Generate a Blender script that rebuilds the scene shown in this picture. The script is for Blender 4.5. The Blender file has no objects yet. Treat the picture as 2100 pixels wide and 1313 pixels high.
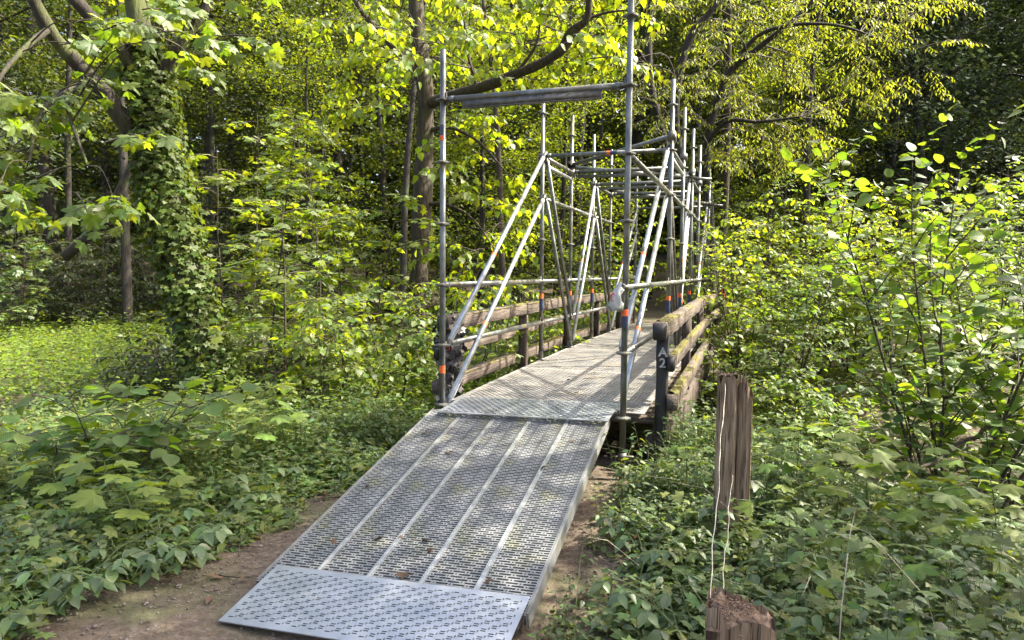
import bpy, math, random
import numpy as np
from mathutils import Vector, Matrix
rng = np.random.default_rng(11); random.seed(11)
S = bpy.context.scene; COL = S.collection
A = np.array

# ------------------------------------------------------------------ camera
F_PX, YAW, PITCH, ROLL = 1430.25, -.331, -.0691, .0082
CAM = A([1.6648, -5.2749, .1128])
fwd = A([math.sin(YAW)*math.cos(PITCH), math.cos(YAW)*math.cos(PITCH), math.sin(PITCH)])
_r = A([math.cos(YAW), -math.sin(YAW), 0.]); _u = np.cross(_r, fwd)
rgt = math.cos(ROLL)*_r+math.sin(ROLL)*_u; upv = -math.sin(ROLL)*_r+math.cos(ROLL)*_u
cd = bpy.data.cameras.new('camera'); cam = bpy.data.objects.new('camera', cd); COL.objects.link(cam)
cam.matrix_world = Matrix([[rgt[i], upv[i], -fwd[i], CAM[i]] for i in range(3)]+[[0, 0, 0, 1]])
cd.sensor_width = 36; cd.lens = F_PX/2100*36; cd.clip_start = .05; cd.clip_end = 1000
S.camera = cam

# ------------------------------------------------------------------ world, sun, exposure
SUN_EL, SUN_AZ = math.radians(49), math.radians(68)      # azimuth clockwise from +Y (along the bridge)
sun_dir = A([math.sin(SUN_AZ)*math.cos(SUN_EL), math.cos(SUN_AZ)*math.cos(SUN_EL), math.sin(SUN_EL)])
W = bpy.data.worlds.new('World'); S.world = W; W.use_nodes = True
nt = W.node_tree; nt.nodes.clear()
sky = nt.nodes.new('ShaderNodeTexSky'); sky.sky_type = 'NISHITA'; sky.sun_disc = False
sky.sun_elevation = SUN_EL; sky.sun_rotation = SUN_AZ; sky.air_density = .8; sky.dust_density = 6.0; sky.ozone_density = 0.
bg = nt.nodes.new('ShaderNodeBackground'); bg.inputs['Strength'].default_value = .15
wo = nt.nodes.new('ShaderNodeOutputWorld')
nt.links.new(sky.outputs[0], bg.inputs[0]); nt.links.new(bg.outputs[0], wo.inputs[0])
sl = bpy.data.lights.new('sun', 'SUN'); sl.energy = 4.0; sl.angle = math.radians(.5); sl.color = (1, .925, .77)
so = bpy.data.objects.new('sun', sl); COL.objects.link(so)
so.rotation_euler = Vector(-sun_dir).to_track_quat('-Z', 'Y').to_euler(); so.location = tuple(sun_dir*40)
S.view_settings.view_transform = 'Standard'; S.view_settings.look = 'None'
S.view_settings.exposure = 2.15; S.view_settings.gamma = 1; S.view_settings.use_curve_mapping = False
S.cycles.max_bounces = 6; S.cycles.diffuse_bounces = 3; S.cycles.glossy_bounces = 3
S.cycles.transmission_bounces = 5; S.cycles.transparent_max_bounces = 4
S.cycles.use_denoising = True; S.cycles.sample_clamp_indirect = 6
S.cycles.caustics_reflective = False; S.cycles.caustics_refractive = False

# ------------------------------------------------------------------ helpers
def ray(x, y): return fwd+(x-1050)/F_PX*rgt-(y-656.5)/F_PX*upv
def P(x, y, D): return CAM+ray(x, y)*D
def proj(p):
    d = np.asarray(p)-CAM; D = d@fwd
    return np.stack([1050+F_PX*(d@rgt)/D, 656.5-F_PX*(d@upv)/D, D], -1)
def hgt(x, y):
    x = np.asarray(x, float); y = np.asarray(y, float)
    d = .6*x+.8*(y-4.7)
    h = -1.56-1.15*np.exp(-(d/1.25)**2)+.05*np.sin(x*1.3+.4)*np.cos(y*.9)+.03*np.sin(x*3.1+y*2.3)
    near = np.exp(-np.maximum(0, np.abs(x-.0)-1.0)**2/.5)
    h = h+near*(y > -9)*np.clip((y+.3)/.4, 0, 1)*0
    far = np.clip((y-8.6)/.6, 0, 1)*np.exp(-np.maximum(0, np.abs(x+.08*np.maximum(0, y-10))-1.6)**2/1.5)
    h = h*(1-far)+far*(-1.08)
    R = np.hypot(x, y-2)
    h = h+np.clip(R-19, 0, 45)*.2
    right = np.clip(d-2.2, 0, 6)*np.clip((x-1.6)/1.5, 0, 1)*.07
    return h+right
def G(px, D):
    """ground point under picture column px at depth D"""
    p = P(px, 700, D); return A([p[0], p[1], float(hgt(p[0], p[1]))])
def unit(v): v = np.asarray(v, float); return v/np.maximum(np.linalg.norm(v, axis=-1, keepdims=True), 1e-9)

def nodes_of(m):
    m.use_nodes = True; n = m.node_tree.nodes; n.clear(); return n, m.node_tree.links
def N(n, t, **kw):
    o = n.new(t)
    for k, v in kw.items():
        if k in o.inputs: o.inputs[k].default_value = v
        else: setattr(o, k, v)
    return o
def ramp(n, stops):
    r = n.new('ShaderNodeValToRGB'); e = r.color_ramp.elements
    e[0].position, e[0].color = stops[0][0], (*stops[0][1], 1); e[1].position, e[1].color = stops[-1][0], (*stops[-1][1], 1)
    for p_, c in stops[1:-1]:
        k = e.new(p_); k.color = (*c, 1)
    return r
def leaf_mat(name, dif, trn, tf=.45, rough=.5, gl=.3, var=.35, hue=.03, veins=0.):
    m = bpy.data.materials.new(name); n, L = nodes_of(m)
    geo = N(n, 'ShaderNodeNewGeometry'); oi = N(n, 'ShaderNodeObjectInfo')
    ad = N(n, 'ShaderNodeMath', operation='ADD'); fr = N(n, 'ShaderNodeMath', operation='FRACT')
    L.new(geo.outputs['Random Per Island'], ad.inputs[0]); L.new(oi.outputs['Random'], ad.inputs[1]); L.new(ad.outputs[0], fr.inputs[0])
    m2 = N(n, 'ShaderNodeMath', operation='MULTIPLY'); m2.inputs[1].default_value = 7.31
    f2 = N(n, 'ShaderNodeMath', operation='FRACT'); L.new(fr.outputs[0], m2.inputs[0]); L.new(m2.outputs[0], f2.inputs[0])
    mv = N(n, 'ShaderNodeMapRange'); mv.inputs[3].default_value = 1-var; mv.inputs[4].default_value = 1+var
    mh = N(n, 'ShaderNodeMapRange'); mh.inputs[3].default_value = .5-hue; mh.inputs[4].default_value = .5+hue*.6
    L.new(fr.outputs[0], mv.inputs[0]); L.new(f2.outputs[0], mh.inputs[0])
    out = []
    for c in (dif, trn):
        h = N(n, 'ShaderNodeHueSaturation'); h.inputs['Color'].default_value = (*c, 1)
        L.new(mv.outputs[0], h.inputs['Value']); L.new(mh.outputs[0], h.inputs['Hue']); out.append(h)
    d = N(n, 'ShaderNodeBsdfDiffuse'); t = N(n, 'ShaderNodeBsdfTranslucent'); g = N(n, 'ShaderNodeBsdfGlossy', Roughness=rough)
    L.new(out[0].outputs[0], d.inputs[0]); L.new(out[1].outputs[0], t.inputs[0])
    if veins:
        uv = N(n, 'ShaderNodeUVMap'); sx = N(n, 'ShaderNodeSeparateXYZ'); L.new(uv.outputs[0], sx.inputs[0])
        ab = N(n, 'ShaderNodeMath', operation='ABSOLUTE'); L.new(sx.outputs[0], ab.inputs[0])
        k = N(n, 'ShaderNodeMath', operation='MULTIPLY'); k.inputs[1].default_value = .8; L.new(ab.outputs[0], k.inputs[0])
        s_ = N(n, 'ShaderNodeMath', operation='SUBTRACT'); L.new(sx.outputs[1], s_.inputs[0]); L.new(k.outputs[0], s_.inputs[1])
        q = N(n, 'ShaderNodeMath', operation='MULTIPLY'); q.inputs[1].default_value = 58; L.new(s_.outputs[0], q.inputs[0])
        sn = N(n, 'ShaderNodeMath', operation='SINE'); L.new(q.outputs[0], sn.inputs[0])
        b = N(n, 'ShaderNodeBump', Strength=veins, Distance=.004); L.new(sn.outputs[0], b.inputs['Height'])
        for x in (d, g, t): L.new(b.outputs[0], x.inputs['Normal'])
    mx = N(n, 'ShaderNodeMixShader'); mx.inputs[0].default_value = tf
    L.new(d.outputs[0], mx.inputs[1]); L.new(t.outputs[0], mx.inputs[2])
    lw = N(n, 'ShaderNodeLayerWeight', Blend=.5); fz = N(n, 'ShaderNodeMath', operation='POWER'); fz.inputs[1].default_value = 4.
    L.new(lw.outputs['Facing'], fz.inputs[0])
    fm = N(n, 'ShaderNodeMath', operation='MULTIPLY_ADD'); fm.inputs[1].default_value = gl*.8; fm.inputs[2].default_value = .05*min(1, gl*2)
    L.new(fz.outputs[0], fm.inputs[0])
    m3 = N(n, 'ShaderNodeMixShader'); L.new(fm.outputs[0], m3.inputs[0]); L.new(mx.outputs[0], m3.inputs[1]); L.new(g.outputs[0], m3.inputs[2])
    o = N(n, 'ShaderNodeOutputMaterial'); L.new(m3.outputs[0], o.inputs[0]); return m
def surf_mat(name, stops, scale=(1, 1, 1), nscale=6, detail=6, rough=.7, metal=0., bump=.3, bdist=.01, second=None, spec=.5, coord='Object', rrange=None):
    """noise-coloured principled surface; second = (colour, noise scale, low, high, roughness) patches over it"""
    m = bpy.data.materials.new(name); n, L = nodes_of(m)
    tc = N(n, 'ShaderNodeTexCoord'); mp = N(n, 'ShaderNodeMapping'); mp.inputs['Scale'].default_value = scale
    L.new(tc.outputs[coord], mp.inputs[0])
    nz = N(n, 'ShaderNodeTexNoise', Scale=nscale, Detail=detail, Roughness=.62); L.new(mp.outputs[0], nz.inputs['Vector'])
    r = ramp(n, stops); L.new(nz.outputs[0], r.inputs[0]); col = r.outputs[0]
    b = N(n, 'ShaderNodeBsdfPrincipled', Roughness=rough, Metallic=metal); b.inputs['Specular IOR Level'].default_value = spec
    if rrange:
        mr = N(n, 'ShaderNodeMapRange'); mr.inputs[1].default_value = .3; mr.inputs[2].default_value = .7
        mr.inputs[3].default_value, mr.inputs[4].default_value = rrange; L.new(nz.outputs[0], mr.inputs[0]); L.new(mr.outputs[0], b.inputs['Roughness'])
    if second:
        c2, s2, lo, hi = second[:4]
        n2 = N(n, 'ShaderNodeTexNoise', Scale=s2, Detail=5, Roughness=.6); L.new(tc.outputs[coord], n2.inputs['Vector'])
        mr2 = N(n, 'ShaderNodeMapRange'); mr2.inputs[1].default_value = lo; mr2.inputs[2].default_value = hi; L.new(n2.outputs[0], mr2.inputs[0])
        mx = N(n, 'ShaderNodeMix', data_type='RGBA'); L.new(mr2.outputs[0], mx.inputs[0]); L.new(col, mx.inputs[6]); mx.inputs[7].default_value = (*c2, 1)
        col = mx.outputs[2]
        if metal:
            mm = N(n, 'ShaderNodeMath', operation='MULTIPLY_ADD'); mm.inputs[1].default_value = -metal*.8; mm.inputs[2].default_value = metal
            L.new(mr2.outputs[0], mm.inputs[0]); L.new(mm.outputs[0], b.inputs['Metallic'])
    L.new(col, b.inputs['Base Color'])
    if bump:
        bp = N(n, 'ShaderNodeBump', Strength=bump, Distance=bdist); L.new(nz.outputs[0], bp.inputs['Height']); L.new(bp.outputs[0], b.inputs['Normal'])
    o = N(n, 'ShaderNodeOutputMaterial'); L.new(b.outputs[0], o.inputs[0]); return m

M = {}
# leaves: diffuse colour, transmitted colour
M['maple'] = leaf_mat('maple_leaf', (.068, .114, .018), (.25, .36, .014), .48)
M['lime'] = leaf_mat('linden_leaf', (.092, .148, .014), (.37, .48, .010), .55)
M['hazel'] = leaf_mat('hazel_leaf', (.072, .128, .026), (.22, .36, .016), .47, veins=.18)
M['young'] = leaf_mat('young_maple_leaf', (.115, .185, .026), (.26, .37, .02), .4, veins=.1, var=.22)
M['herb'] = leaf_mat('herb_leaf', (.074, .128, .034), (.20, .30, .022), .4, rough=.42, gl=.4, var=.45, hue=.045)
M['broad'] = leaf_mat('broad_herb_leaf', (.112, .172, .040), (.26, .36, .024), .42, gl=.35, var=.4, hue=.055, veins=.1)
M['herbf'] = leaf_mat('ground_leaf', (.105, .165, .024), (.28, .42, .02), .46)
M['bramble'] = leaf_mat('bramble_leaf', (.082, .138, .046), (.19, .29, .026), .4, rough=.4, gl=.5, veins=.15)
M['ivy'] = leaf_mat('ivy_leaf', (.052, .084, .014), (.17, .23, .012), .34, rough=.5, gl=.16, var=.4)
M['willow'] = leaf_mat('willow_leaf', (.10, .130, .016), (.32, .38, .015), .52)
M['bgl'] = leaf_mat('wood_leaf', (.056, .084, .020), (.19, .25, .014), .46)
M['bgd'] = leaf_mat('shade_toned_wood_leaf', (.038, .060, .022), (.09, .125, .015), .4)  # darker copy of the wood leaf; shade inside the wood is in the colour
M['bgy'] = leaf_mat('sun_toned_wood_leaf', (.090, .132, .018), (.33, .42, .012), .52)  # lighter copy of the wood leaf; sunlit look is in the colour
M['conifer'] = leaf_mat('shade_toned_conifer', (.034, .054, .032), (.055, .08, .022), .26, gl=.08)  # dark conifer green, deepened to stand for shade on the right slope
M['fern'] = leaf_mat('fern_leaf', (.05, .10, .035), (.12, .22, .03), .4)
M['grass'] = leaf_mat('grass_blade', (.10, .15, .04), (.2, .28, .04), .35)
M['dead'] = leaf_mat('dead_leaf', (.115, .075, .045), (.08, .05, .025), .15, gl=.15, var=.5, hue=.015)
M['deadivy'] = leaf_mat('dry_ivy_leaf', (.07, .065, .06), (.03, .03, .02), .1, rough=.35, gl=.9, var=.5)
# solids
M['bark'] = surf_mat('bark', [(.3, (.014, .010, .007)), (.5, (.042, .032, .020)), (.72, (.085, .066, .044))], (1, 1, .16), 26, rough=.9, bump=1, bdist=.03, second=((.045, .05, .015), 2.2, .56, .7))
M['barkd'] = surf_mat('dark_bark', [(.3, (.012, .010, .008)), (.7, (.040, .034, .026))], (1, 1, .2), 20, rough=.9, bump=1, bdist=.03, second=((.05, .07, .018), 1.5, .55, .7))
M['barkm'] = surf_mat('mossy_bark', [(.3, (.010, .008, .006)), (.7, (.040, .032, .022))], (1, 1, .2), 20, rough=.9, bump=1, bdist=.03, second=((.07, .085, .02), 2.5, .45, .62))
M['barkl'] = surf_mat('grey_bark', [(.3, (.09, .08, .07)), (.7, (.22, .20, .17))], (1, 1, .3), 14, rough=.9, bump=.8, bdist=.02, second=((.07, .10, .03), 1.2, .5, .7))
M['twig'] = surf_mat('twig', [(.3, (.022, .017, .011)), (.7, (.065, .05, .032))], (1, 1, 1), 20, rough=.8, bump=.3)
M['stem'] = surf_mat('green_stem', [(.3, (.05, .08, .02)), (.7, (.10, .13, .04))], (1, 1, 1), 20, rough=.7, bump=0)
M['dry'] = surf_mat('dry_stem', [(.3, (.32, .27, .19)), (.7, (.5, .44, .33))], (1, 1, 1), 20, rough=.8, bump=0)
M['galv'] = surf_mat('galvanised_tube', [(.3, (.085, .092, .088)), (.5, (.15, .16, .155)), (.7, (.24, .25, .24))], (1, 1, .5), 16, rough=.42, metal=.8, bump=.06, bdist=.004, second=((.10, .085, .05), 4.5, .50, .68), rrange=(.34, .55))
M['galvlt'] = surf_mat('bright_steel_sunlit_brace', [(.3, (.30, .315, .32)), (.7, (.52, .53, .53))], (1, 1, .5), 18, rough=.36, metal=.75, bump=.06, bdist=.004, second=((.25, .25, .2), 3.2, .55, .75), rrange=(.28, .42))
M['galvdk'] = surf_mat('dark_fittings_shaded_brace', [(.3, (.07, .07, .065)), (.7, (.2, .19, .17))], (1, 1, 1), 30, rough=.5, metal=.7, bump=.2)  # dark fittings; on the falling right braces the darkness stands for shade
M['plank'] = surf_mat('steel_plank', [(.28, (.135, .14, .14)), (.5, (.22, .225, .225)), (.72, (.33, .33, .325))], (1, .5, 1), 7, rough=.45, metal=.45, bump=.08, bdist=.004, second=((.22, .22, .13), 2.6, .5, .7), rrange=(.36, .58))
M['plate'] = surf_mat('steel_plate', [(.3, (.34, .365, .40)), (.7, (.48, .50, .54))], (1, 1, 1), 5, rough=.36, metal=.75, bump=.03, bdist=.003, second=((.40, .38, .33), 3.0, .58, .75), rrange=(.3, .46))  # blue in the base colour stands for the sky reflected in the plates
M['deck'] = surf_mat('worn_deck_sheet', [(.28, (.17, .166, .157)), (.5, (.27, .263, .25)), (.72, (.38, .37, .35))], (1, 1, 1), 5, rough=.5, metal=.35, bump=.05, bdist=.003, second=((.27, .24, .18), 2.4, .5, .7))
M['wood'] = surf_mat('weathered_timber', [(.28, (.03, .022, .017)), (.5, (.088, .067, .053)), (.72, (.165, .135, .112))], (26, 1.3, 26), 2.2, rough=.85, bump=.8, bdist=.014, second=((.075, .075, .03), 3.5, .58, .7))
M['wooddk'] = surf_mat('dark_timber', [(.25, (.02, .015, .012)), (.5, (.055, .038, .03)), (.75, (.11, .08, .062))], (22, 22, 1.6), 2.2, rough=.8, bump=.5, bdist=.01, second=((.06, .07, .03), 3, .6, .7))
M['woodblk'] = surf_mat('black_painted_timber', [(.3, (.008, .008, .009)), (.7, (.03, .028, .027))], (20, 20, 2), 3, rough=.6, bump=.4, bdist=.008)
def split_wood(name, stops):
    m = surf_mat(name, stops, (15, 15, .9), 2.6, rough=.88, bump=.9, bdist=.02, second=((.13, .12, .06), 4, .6, .72))
    n, L = m.node_tree.nodes, m.node_tree.links; b = [x for x in n if x.type == 'BSDF_PRINCIPLED'][0]; src = b.inputs['Base Color'].links[0].from_socket
    tc = [x for x in n if x.type == 'TEX_COORD'][0]; mp = N(n, 'ShaderNodeMapping'); mp.inputs['Scale'].default_value = (60, 60, 2.2); L.new(tc.outputs['Object'], mp.inputs[0])
    nz = N(n, 'ShaderNodeTexNoise', Scale=1.6, Detail=3, Distortion=1.2); L.new(mp.outputs[0], nz.inputs['Vector'])
    kn = N(n, 'ShaderNodeTexVoronoi', Scale=5.5); L.new(tc.outputs['Object'], kn.inputs['Vector'])
    r1 = ramp(n, [(.36, (.25, .22, .2)), (.46, (1, 1, 1))]); L.new(nz.outputs[0], r1.inputs[0])
    r2 = ramp(n, [(.10, (.25, .2, .17)), (.2, (1, 1, 1))]); L.new(kn.outputs['Distance'], r2.inputs[0])
    for r in (r1, r2):
        x = N(n, 'ShaderNodeMix', data_type='RGBA', blend_type='MULTIPLY'); x.inputs[0].default_value = 1; L.new(src, x.inputs[6]); L.new(r.outputs[0], x.inputs[7]); src = x.outputs[2]
    L.new(src, b.inputs['Base Color']); return m
M['post'] = split_wood('old_fence_timber', [(.3, (.10, .062, .034)), (.5, (.235, .16, .095)), (.7, (.42, .31, .20))])
M['rot'] = surf_mat('rotten_wood', [(.25, (.07, .045, .03)), (.5, (.24, .155, .10)), (.75, (.48, .34, .23))], (1, 1, 1), 28, rough=.95, bump=1., bdist=.03)
M['moss'] = surf_mat('moss', [(.25, (.045, .042, .012)), (.5, (.11, .10, .022)), (.75, (.19, .165, .04))], (1, 1, 1), 32, rough=1, bump=1., bdist=.03)
M['soil'] = surf_mat('woodland_soil', [(.25, (.028, .02, .013)), (.5, (.07, .05, .033)), (.75, (.13, .095, .065))], (1, 1, 1), 5, detail=12, rough=.95, bump=.8, bdist=.05, second=((.05, .07, .02), .9, .5, .65))
M['path'] = surf_mat('trodden_gravel', [(.25, (.04, .029, .02)), (.45, (.092, .067, .047)), (.6, (.135, .104, .076)), (.78, (.22, .185, .15))], (1, 1, 1), 22, detail=12, rough=.95, bump=.9, bdist=.03, second=((.065, .07, .028), 1.6, .48, .66))
M['stone'] = surf_mat('stone', [(.3, (.10, .085, .07)), (.7, (.27, .24, .20))], (1, 1, 1), 5, rough=.9, bump=.6, bdist=.02, second=((.07, .085, .03), 2, .5, .65))
M['gravel'] = surf_mat('gravel_stones', [(.3, (.08, .065, .052)), (.7, (.24, .21, .18))], (1, 1, 1), 9, rough=.9, bump=.2)
M['water'] = surf_mat('stream_water', [(.3, (.02, .018, .012)), (.7, (.035, .03, .02))], (1, 1, 1), 4, rough=.08, bump=.2, bdist=.02)
def flat(name, c, rough=.6, metal=0., em=None):
    m = bpy.data.materials.new(name); n, L = nodes_of(m)
    tc = N(n, 'ShaderNodeTexCoord'); nz = N(n, 'ShaderNodeTexNoise', Scale=40, Detail=4); L.new(tc.outputs['Object'], nz.inputs[0])
    r = ramp(n, [(.3, tuple(x*.75 for x in c)), (.7, tuple(min(1, x*1.1) for x in c))]); L.new(nz.outputs[0], r.inputs[0])
    b = N(n, 'ShaderNodeBsdfPrincipled', Roughness=rough, Metallic=metal); L.new(r.outputs[0], b.inputs[0])
    o = N(n, 'ShaderNodeOutputMaterial'); L.new(b.outputs[0], o.inputs[0]); return m
M['orange'] = flat('orange_tape', (.75, .13, .03)); M['blue'] = flat('navy_tape', (.02, .035, .08), .4)
M['white'] = surf_mat('worn_white_paint', [(.36, (.06, .06, .06)), (.52, (.5, .5, .48)), (.7, (.68, .68, .66))], (1, 1, 1), 38, rough=.7, bump=.2); M['red'] = flat('red_plastic', (.55, .03, .03), .4)
M['bag'] = leaf_mat('plastic_film', (.55, .56, .55), (.55, .56, .54), .35, rough=.25, gl=.8, var=.02, hue=0)
M['wire'] = flat('pale_twine', (.55, .50, .40))
M['black'] = flat('black_iron', (.015, .015, .016), .5)

def tag(o, label=None, cat=None, group=None, kind=None):
    if label: o['label'] = label
    if cat: o['category'] = cat
    if group: o['group'] = group
    if kind: o['kind'] = kind
    return o
def make_mesh(name, V, T, uv=None, smooth=False):
    V = np.ascontiguousarray(V, np.float32); T = np.ascontiguousarray(T, np.int32); k = T.shape[1]
    me = bpy.data.meshes.new(name); me.vertices.add(len(V)); me.vertices.foreach_set('co', V.ravel())
    me.loops.add(T.size); me.loops.foreach_set('vertex_index', T.ravel())
    me.polygons.add(len(T)); me.polygons.foreach_set('loop_start', np.arange(0, T.size, k, dtype=np.int32))
    me.polygons.foreach_set('loop_total', np.full(len(T), k, np.int32))
    if smooth: me.polygons.foreach_set('use_smooth', np.ones(len(T), bool))
    if uv is not None:
        l = me.uv_layers.new(name='UVMap'); l.data.foreach_set('uv', np.ascontiguousarray(uv[T.ravel()], np.float32).ravel())
    me.update(calc_edges=True); return me
def link(name, me, mat=None, parent=None, loc=None):
    o = bpy.data.objects.new(name, me); COL.objects.link(o)
    if mat is not None and me is not None and not me.materials: me.materials.append(mat)
    if parent is not None: o.parent = parent
    if loc is not None: o.location = tuple(loc)
    return o
def empty(name, loc, **kw):
    o = bpy.data.objects.new(name, None); COL.objects.link(o); o.location = tuple(loc); o.empty_display_size = .2
    tag(o, **kw); return o
def part(name, V, T, mat, parent, uv=None, smooth=False, off=None):
    """mesh given in world coordinates under a root that only translates"""
    o_ = np.array(parent.location) if off is None else np.array(off)
    return link(name, make_mesh(name, np.asarray(V)-o_, T, uv, smooth), mat, parent)
class Bag:
    def __init__(s): s.V, s.T, s.U, s.n = [], [], [], 0
    def add(s, V, T, U=None):
        V = np.asarray(V); s.V.append(V); s.T.append(np.asarray(T)+s.n); s.n += len(V)
        s.U.append(np.zeros((len(V), 2)) if U is None else U)
    def get(s): return np.concatenate(s.V), np.concatenate(s.T), np.concatenate(s.U)
def tube(pts, rad, k=8, cap=False):
    pts = np.asarray(pts, float); n = len(pts); rad = np.broadcast_to(np.asarray(rad, float), (n,))
    t = unit(np.gradient(pts, axis=0)); m = unit(pts[-1]-pts[0]); ref = np.eye(3)[np.argmin(np.abs(m))]
    u = unit(np.cross(t, ref)); w = np.cross(t, u); a = np.arange(k)*2*math.pi/k
    V = (pts[:, None]+rad[:, None, None]*(np.cos(a)[None, :, None]*u[:, None]+np.sin(a)[None, :, None]*w[:, None])).reshape(-1, 3)
    i = np.arange(n-1)[:, None]*k; j = np.arange(k)[None]; j2 = (j+1) % k
    a0, a1, b0, b1 = (i+j).ravel(), (i+j2).ravel(), (i+k+j).ravel(), (i+k+j2).ravel()
    T = np.concatenate([np.stack([a0, a1, b1], 1), np.stack([a0, b1, b0], 1)])
    if cap:
        V = np.concatenate([V, pts[[0, -1]]]); c0 = n*k; jj = np.arange(k)
        T = np.concatenate([T, np.stack([np.full(k, c0), (jj+1) % k, jj], 1), np.stack([np.full(k, c0+1), (n-1)*k+jj, (n-1)*k+(jj+1) % k], 1)])
    return V, T
def smooth_line(pts, n=24):
    """Catmull-Rom through the control points (any columns)"""
    p = np.asarray(pts, float); p = np.concatenate([[2*p[0]-p[1]], p, [2*p[-1]-p[-2]]]); out = []
    m = len(p)-3
    for q in np.linspace(0, m-1e-6, n):
        i = int(q); t = q-i; a, b, c, d = p[i:i+4]
        out.append(.5*((2*b)+(c-a)*t+(2*a-5*b+4*c-d)*t*t+(3*b-a-3*c+d)*t**3))
    return np.array(out)
def box(x0, x1, y0, y1, z0, z1, bev=.0):
    V = A([[x, y, z] for x in (x0, x1) for y in (y0, y1) for z in (z0, z1)], float)
    Q = A([[0, 1, 3, 2], [4, 6, 7, 5], [0, 4, 5, 1], [2, 3, 7, 6], [0, 2, 6, 4], [1, 5, 7, 3]])
    return V, Q
def timber(name, p0, p1, w, h, mat, parent, rough=.004, seg=None, chamfer=.008, taper=0):
    """sawn beam from p0 to p1 (w across, h the other way) with chamfered, slightly uneven edges; local Y along the grain, or Z when upright"""
    p0, p1 = A(p0, float), A(p1, float); L = np.linalg.norm(p1-p0); d = (p1-p0)/L
    up = A([0, 0, 1.]) if abs(d[2]) < .9 else A([0, 1., 0]); x = unit(np.cross(d, up)); z = np.cross(x, d)
    seg = seg or max(2, int(L/.18)); c = chamfer
    prof = A([[-w/2+c, -h/2], [w/2-c, -h/2], [w/2, -h/2+c], [w/2, h/2-c], [w/2-c, h/2], [-w/2+c, h/2], [-w/2, h/2-c], [-w/2, -h/2+c]])
    k = 8; V = []
    for i in range(seg+1):
        q = prof*(1-taper*i/seg)+rng.normal(0, rough, (k, 2)); y = L*i/seg+(rng.normal(0, rough*1.5) if i in (0, seg) else 0)
        V += [[a, y, b] for a, b in q]
    V = A(V); i = np.arange(seg)[:, None]*k; j = np.arange(k)[None]; j2 = (j+1) % k
    a0, a1, b0, b1 = (i+j).ravel(), (i+j2).ravel(), (i+k+j).ravel(), (i+k+j2).ravel()
    T = [np.stack([a0, b0, b1], 1), np.stack([a0, b1, a1], 1)]
    f = np.arange(1, k-1)
    T += [np.stack([f*0, f, f+1], 1), np.stack([f*0+seg*k, seg*k+f+1, seg*k+f], 1)]
    T = np.concatenate(T)
    if abs(d[2]) >= .9:      # upright: grain along local Z
        V = V[:, [0, 2, 1]]; T = T[:, ::-1]; B = np.stack([x, z, d], 1)
    else: B = np.stack([x, d, z], 1)
    o = link(name, make_mesh(name, V, T), mat, parent)
    base = p0-(np.array(parent.location) if parent else 0)
    o.matrix_local = Matrix([[B[r][0], B[r][1], B[r][2], base[r]] for r in range(3)]+[[0, 0, 0, 1]])
    return o

# ------------------------------------------------------------------ leaf shapes (x across, y base->tip, z up)
def fan(outline, centre, zf):
    o = A(outline, float); V = np.concatenate([[centre], o]); V = np.column_stack([V, [zf(a, b) for a, b in V]])
    k = len(o); T = A([[0, 1+(i+1) % k, 1+i] for i in range(k)]); return V, T
def rib_leaf(ys, ws, fold=.14, droop=.2):
    """leaf split along its midrib; fold lifts the sides, droop bends the tip"""
    V, T = [], []
    for y, w in zip(ys, ws):
        z = -droop*y*y
        V += [[-w, y, z+fold*w], [0, y, z], [w, y, z+fold*w]]
    for i in range(len(ys)-1):
        a = i*3
        for q in ((0, 1, 4, 3), (1, 2, 5, 4)):
            T += [[a+q[0], a+q[1], a+q[2]], [a+q[0], a+q[2], a+q[3]]]
    V = A(V); T = [t for t in T if np.linalg.norm(np.cross(V[t[1]]-V[t[0]], V[t[2]]-V[t[0]])) > 1e-9]
    return V, A(T)
def maple_shape(simple=False):
    half = [(0, 1.0), (10, .8), (17, .56), (27, .68), (40, .93), (50, .72), (60, .5), (76, .62), (92, .72), (104, .5), (135, .34), (165, .26)] if not simple else \
           [(0, 1.0), (20, .55), (42, .92), (62, .5), (92, .7), (130, .34)]
    pts = [(r*math.sin(math.radians(a))*.95, .3+.72*r*math.cos(math.radians(a))) for a, r in half]
    o = pts+[(0, .22)]+[(-x, y) for x, y in pts[:0:-1]]
    return fan(o, (0, .3), lambda x, y: -.14*((y-.3)**2+x*x)+.05*math.cos(6*math.atan2(x, y-.3+1e-6)))
T_MAPLE = maple_shape(); T_MAPLE_S = maple_shape(True)
T_HAZEL = rib_leaf([0, .08, .28, .5, .72, .9, 1.0], [.02, .24, .40, .44, .37, .17, 0], .16, .22)
T_OVATE = rib_leaf([0, .22, .55, .85, 1.0], [.02, .24, .27, .11, 0], .2, .3)
T_MID = rib_leaf([0, .4, .78, 1.0], [.08, .4, .22, 0], .15, .25)
T_HEART = rib_leaf([0, .12, .4, .75, 1.0], [.12, .36, .42, .22, 0], .15, .25)
T_FAR = (A([[0, 0, 0], [.36, .45, .08], [0, 1, -.12], [-.36, .45, .08]], float), A([[0, 1, 2], [0, 2, 3]]))
T_SLIM = (A([[0, 0, 0], [.17, .45, .05], [0, 1, -.15], [-.17, .45, .05]], float), A([[0, 1, 2], [0, 2, 3]]))
half = [(0, 1.0), (26, .55), (52, .8), (85, .45), (120, .5)]
_p = [(r*math.sin(math.radians(a)), .3+.7*r*math.cos(math.radians(a))) for a, r in half]
T_IVY = fan(_p+[(0, .2)]+[(-x, y) for x, y in _p[:0:-1]], (0, .32), lambda x, y: -.1*(x*x+(y-.3)**2))
def frames(d, n):
    d = unit(d); x = unit(np.cross(d, n)); return x, d, np.cross(x, d)
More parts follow.
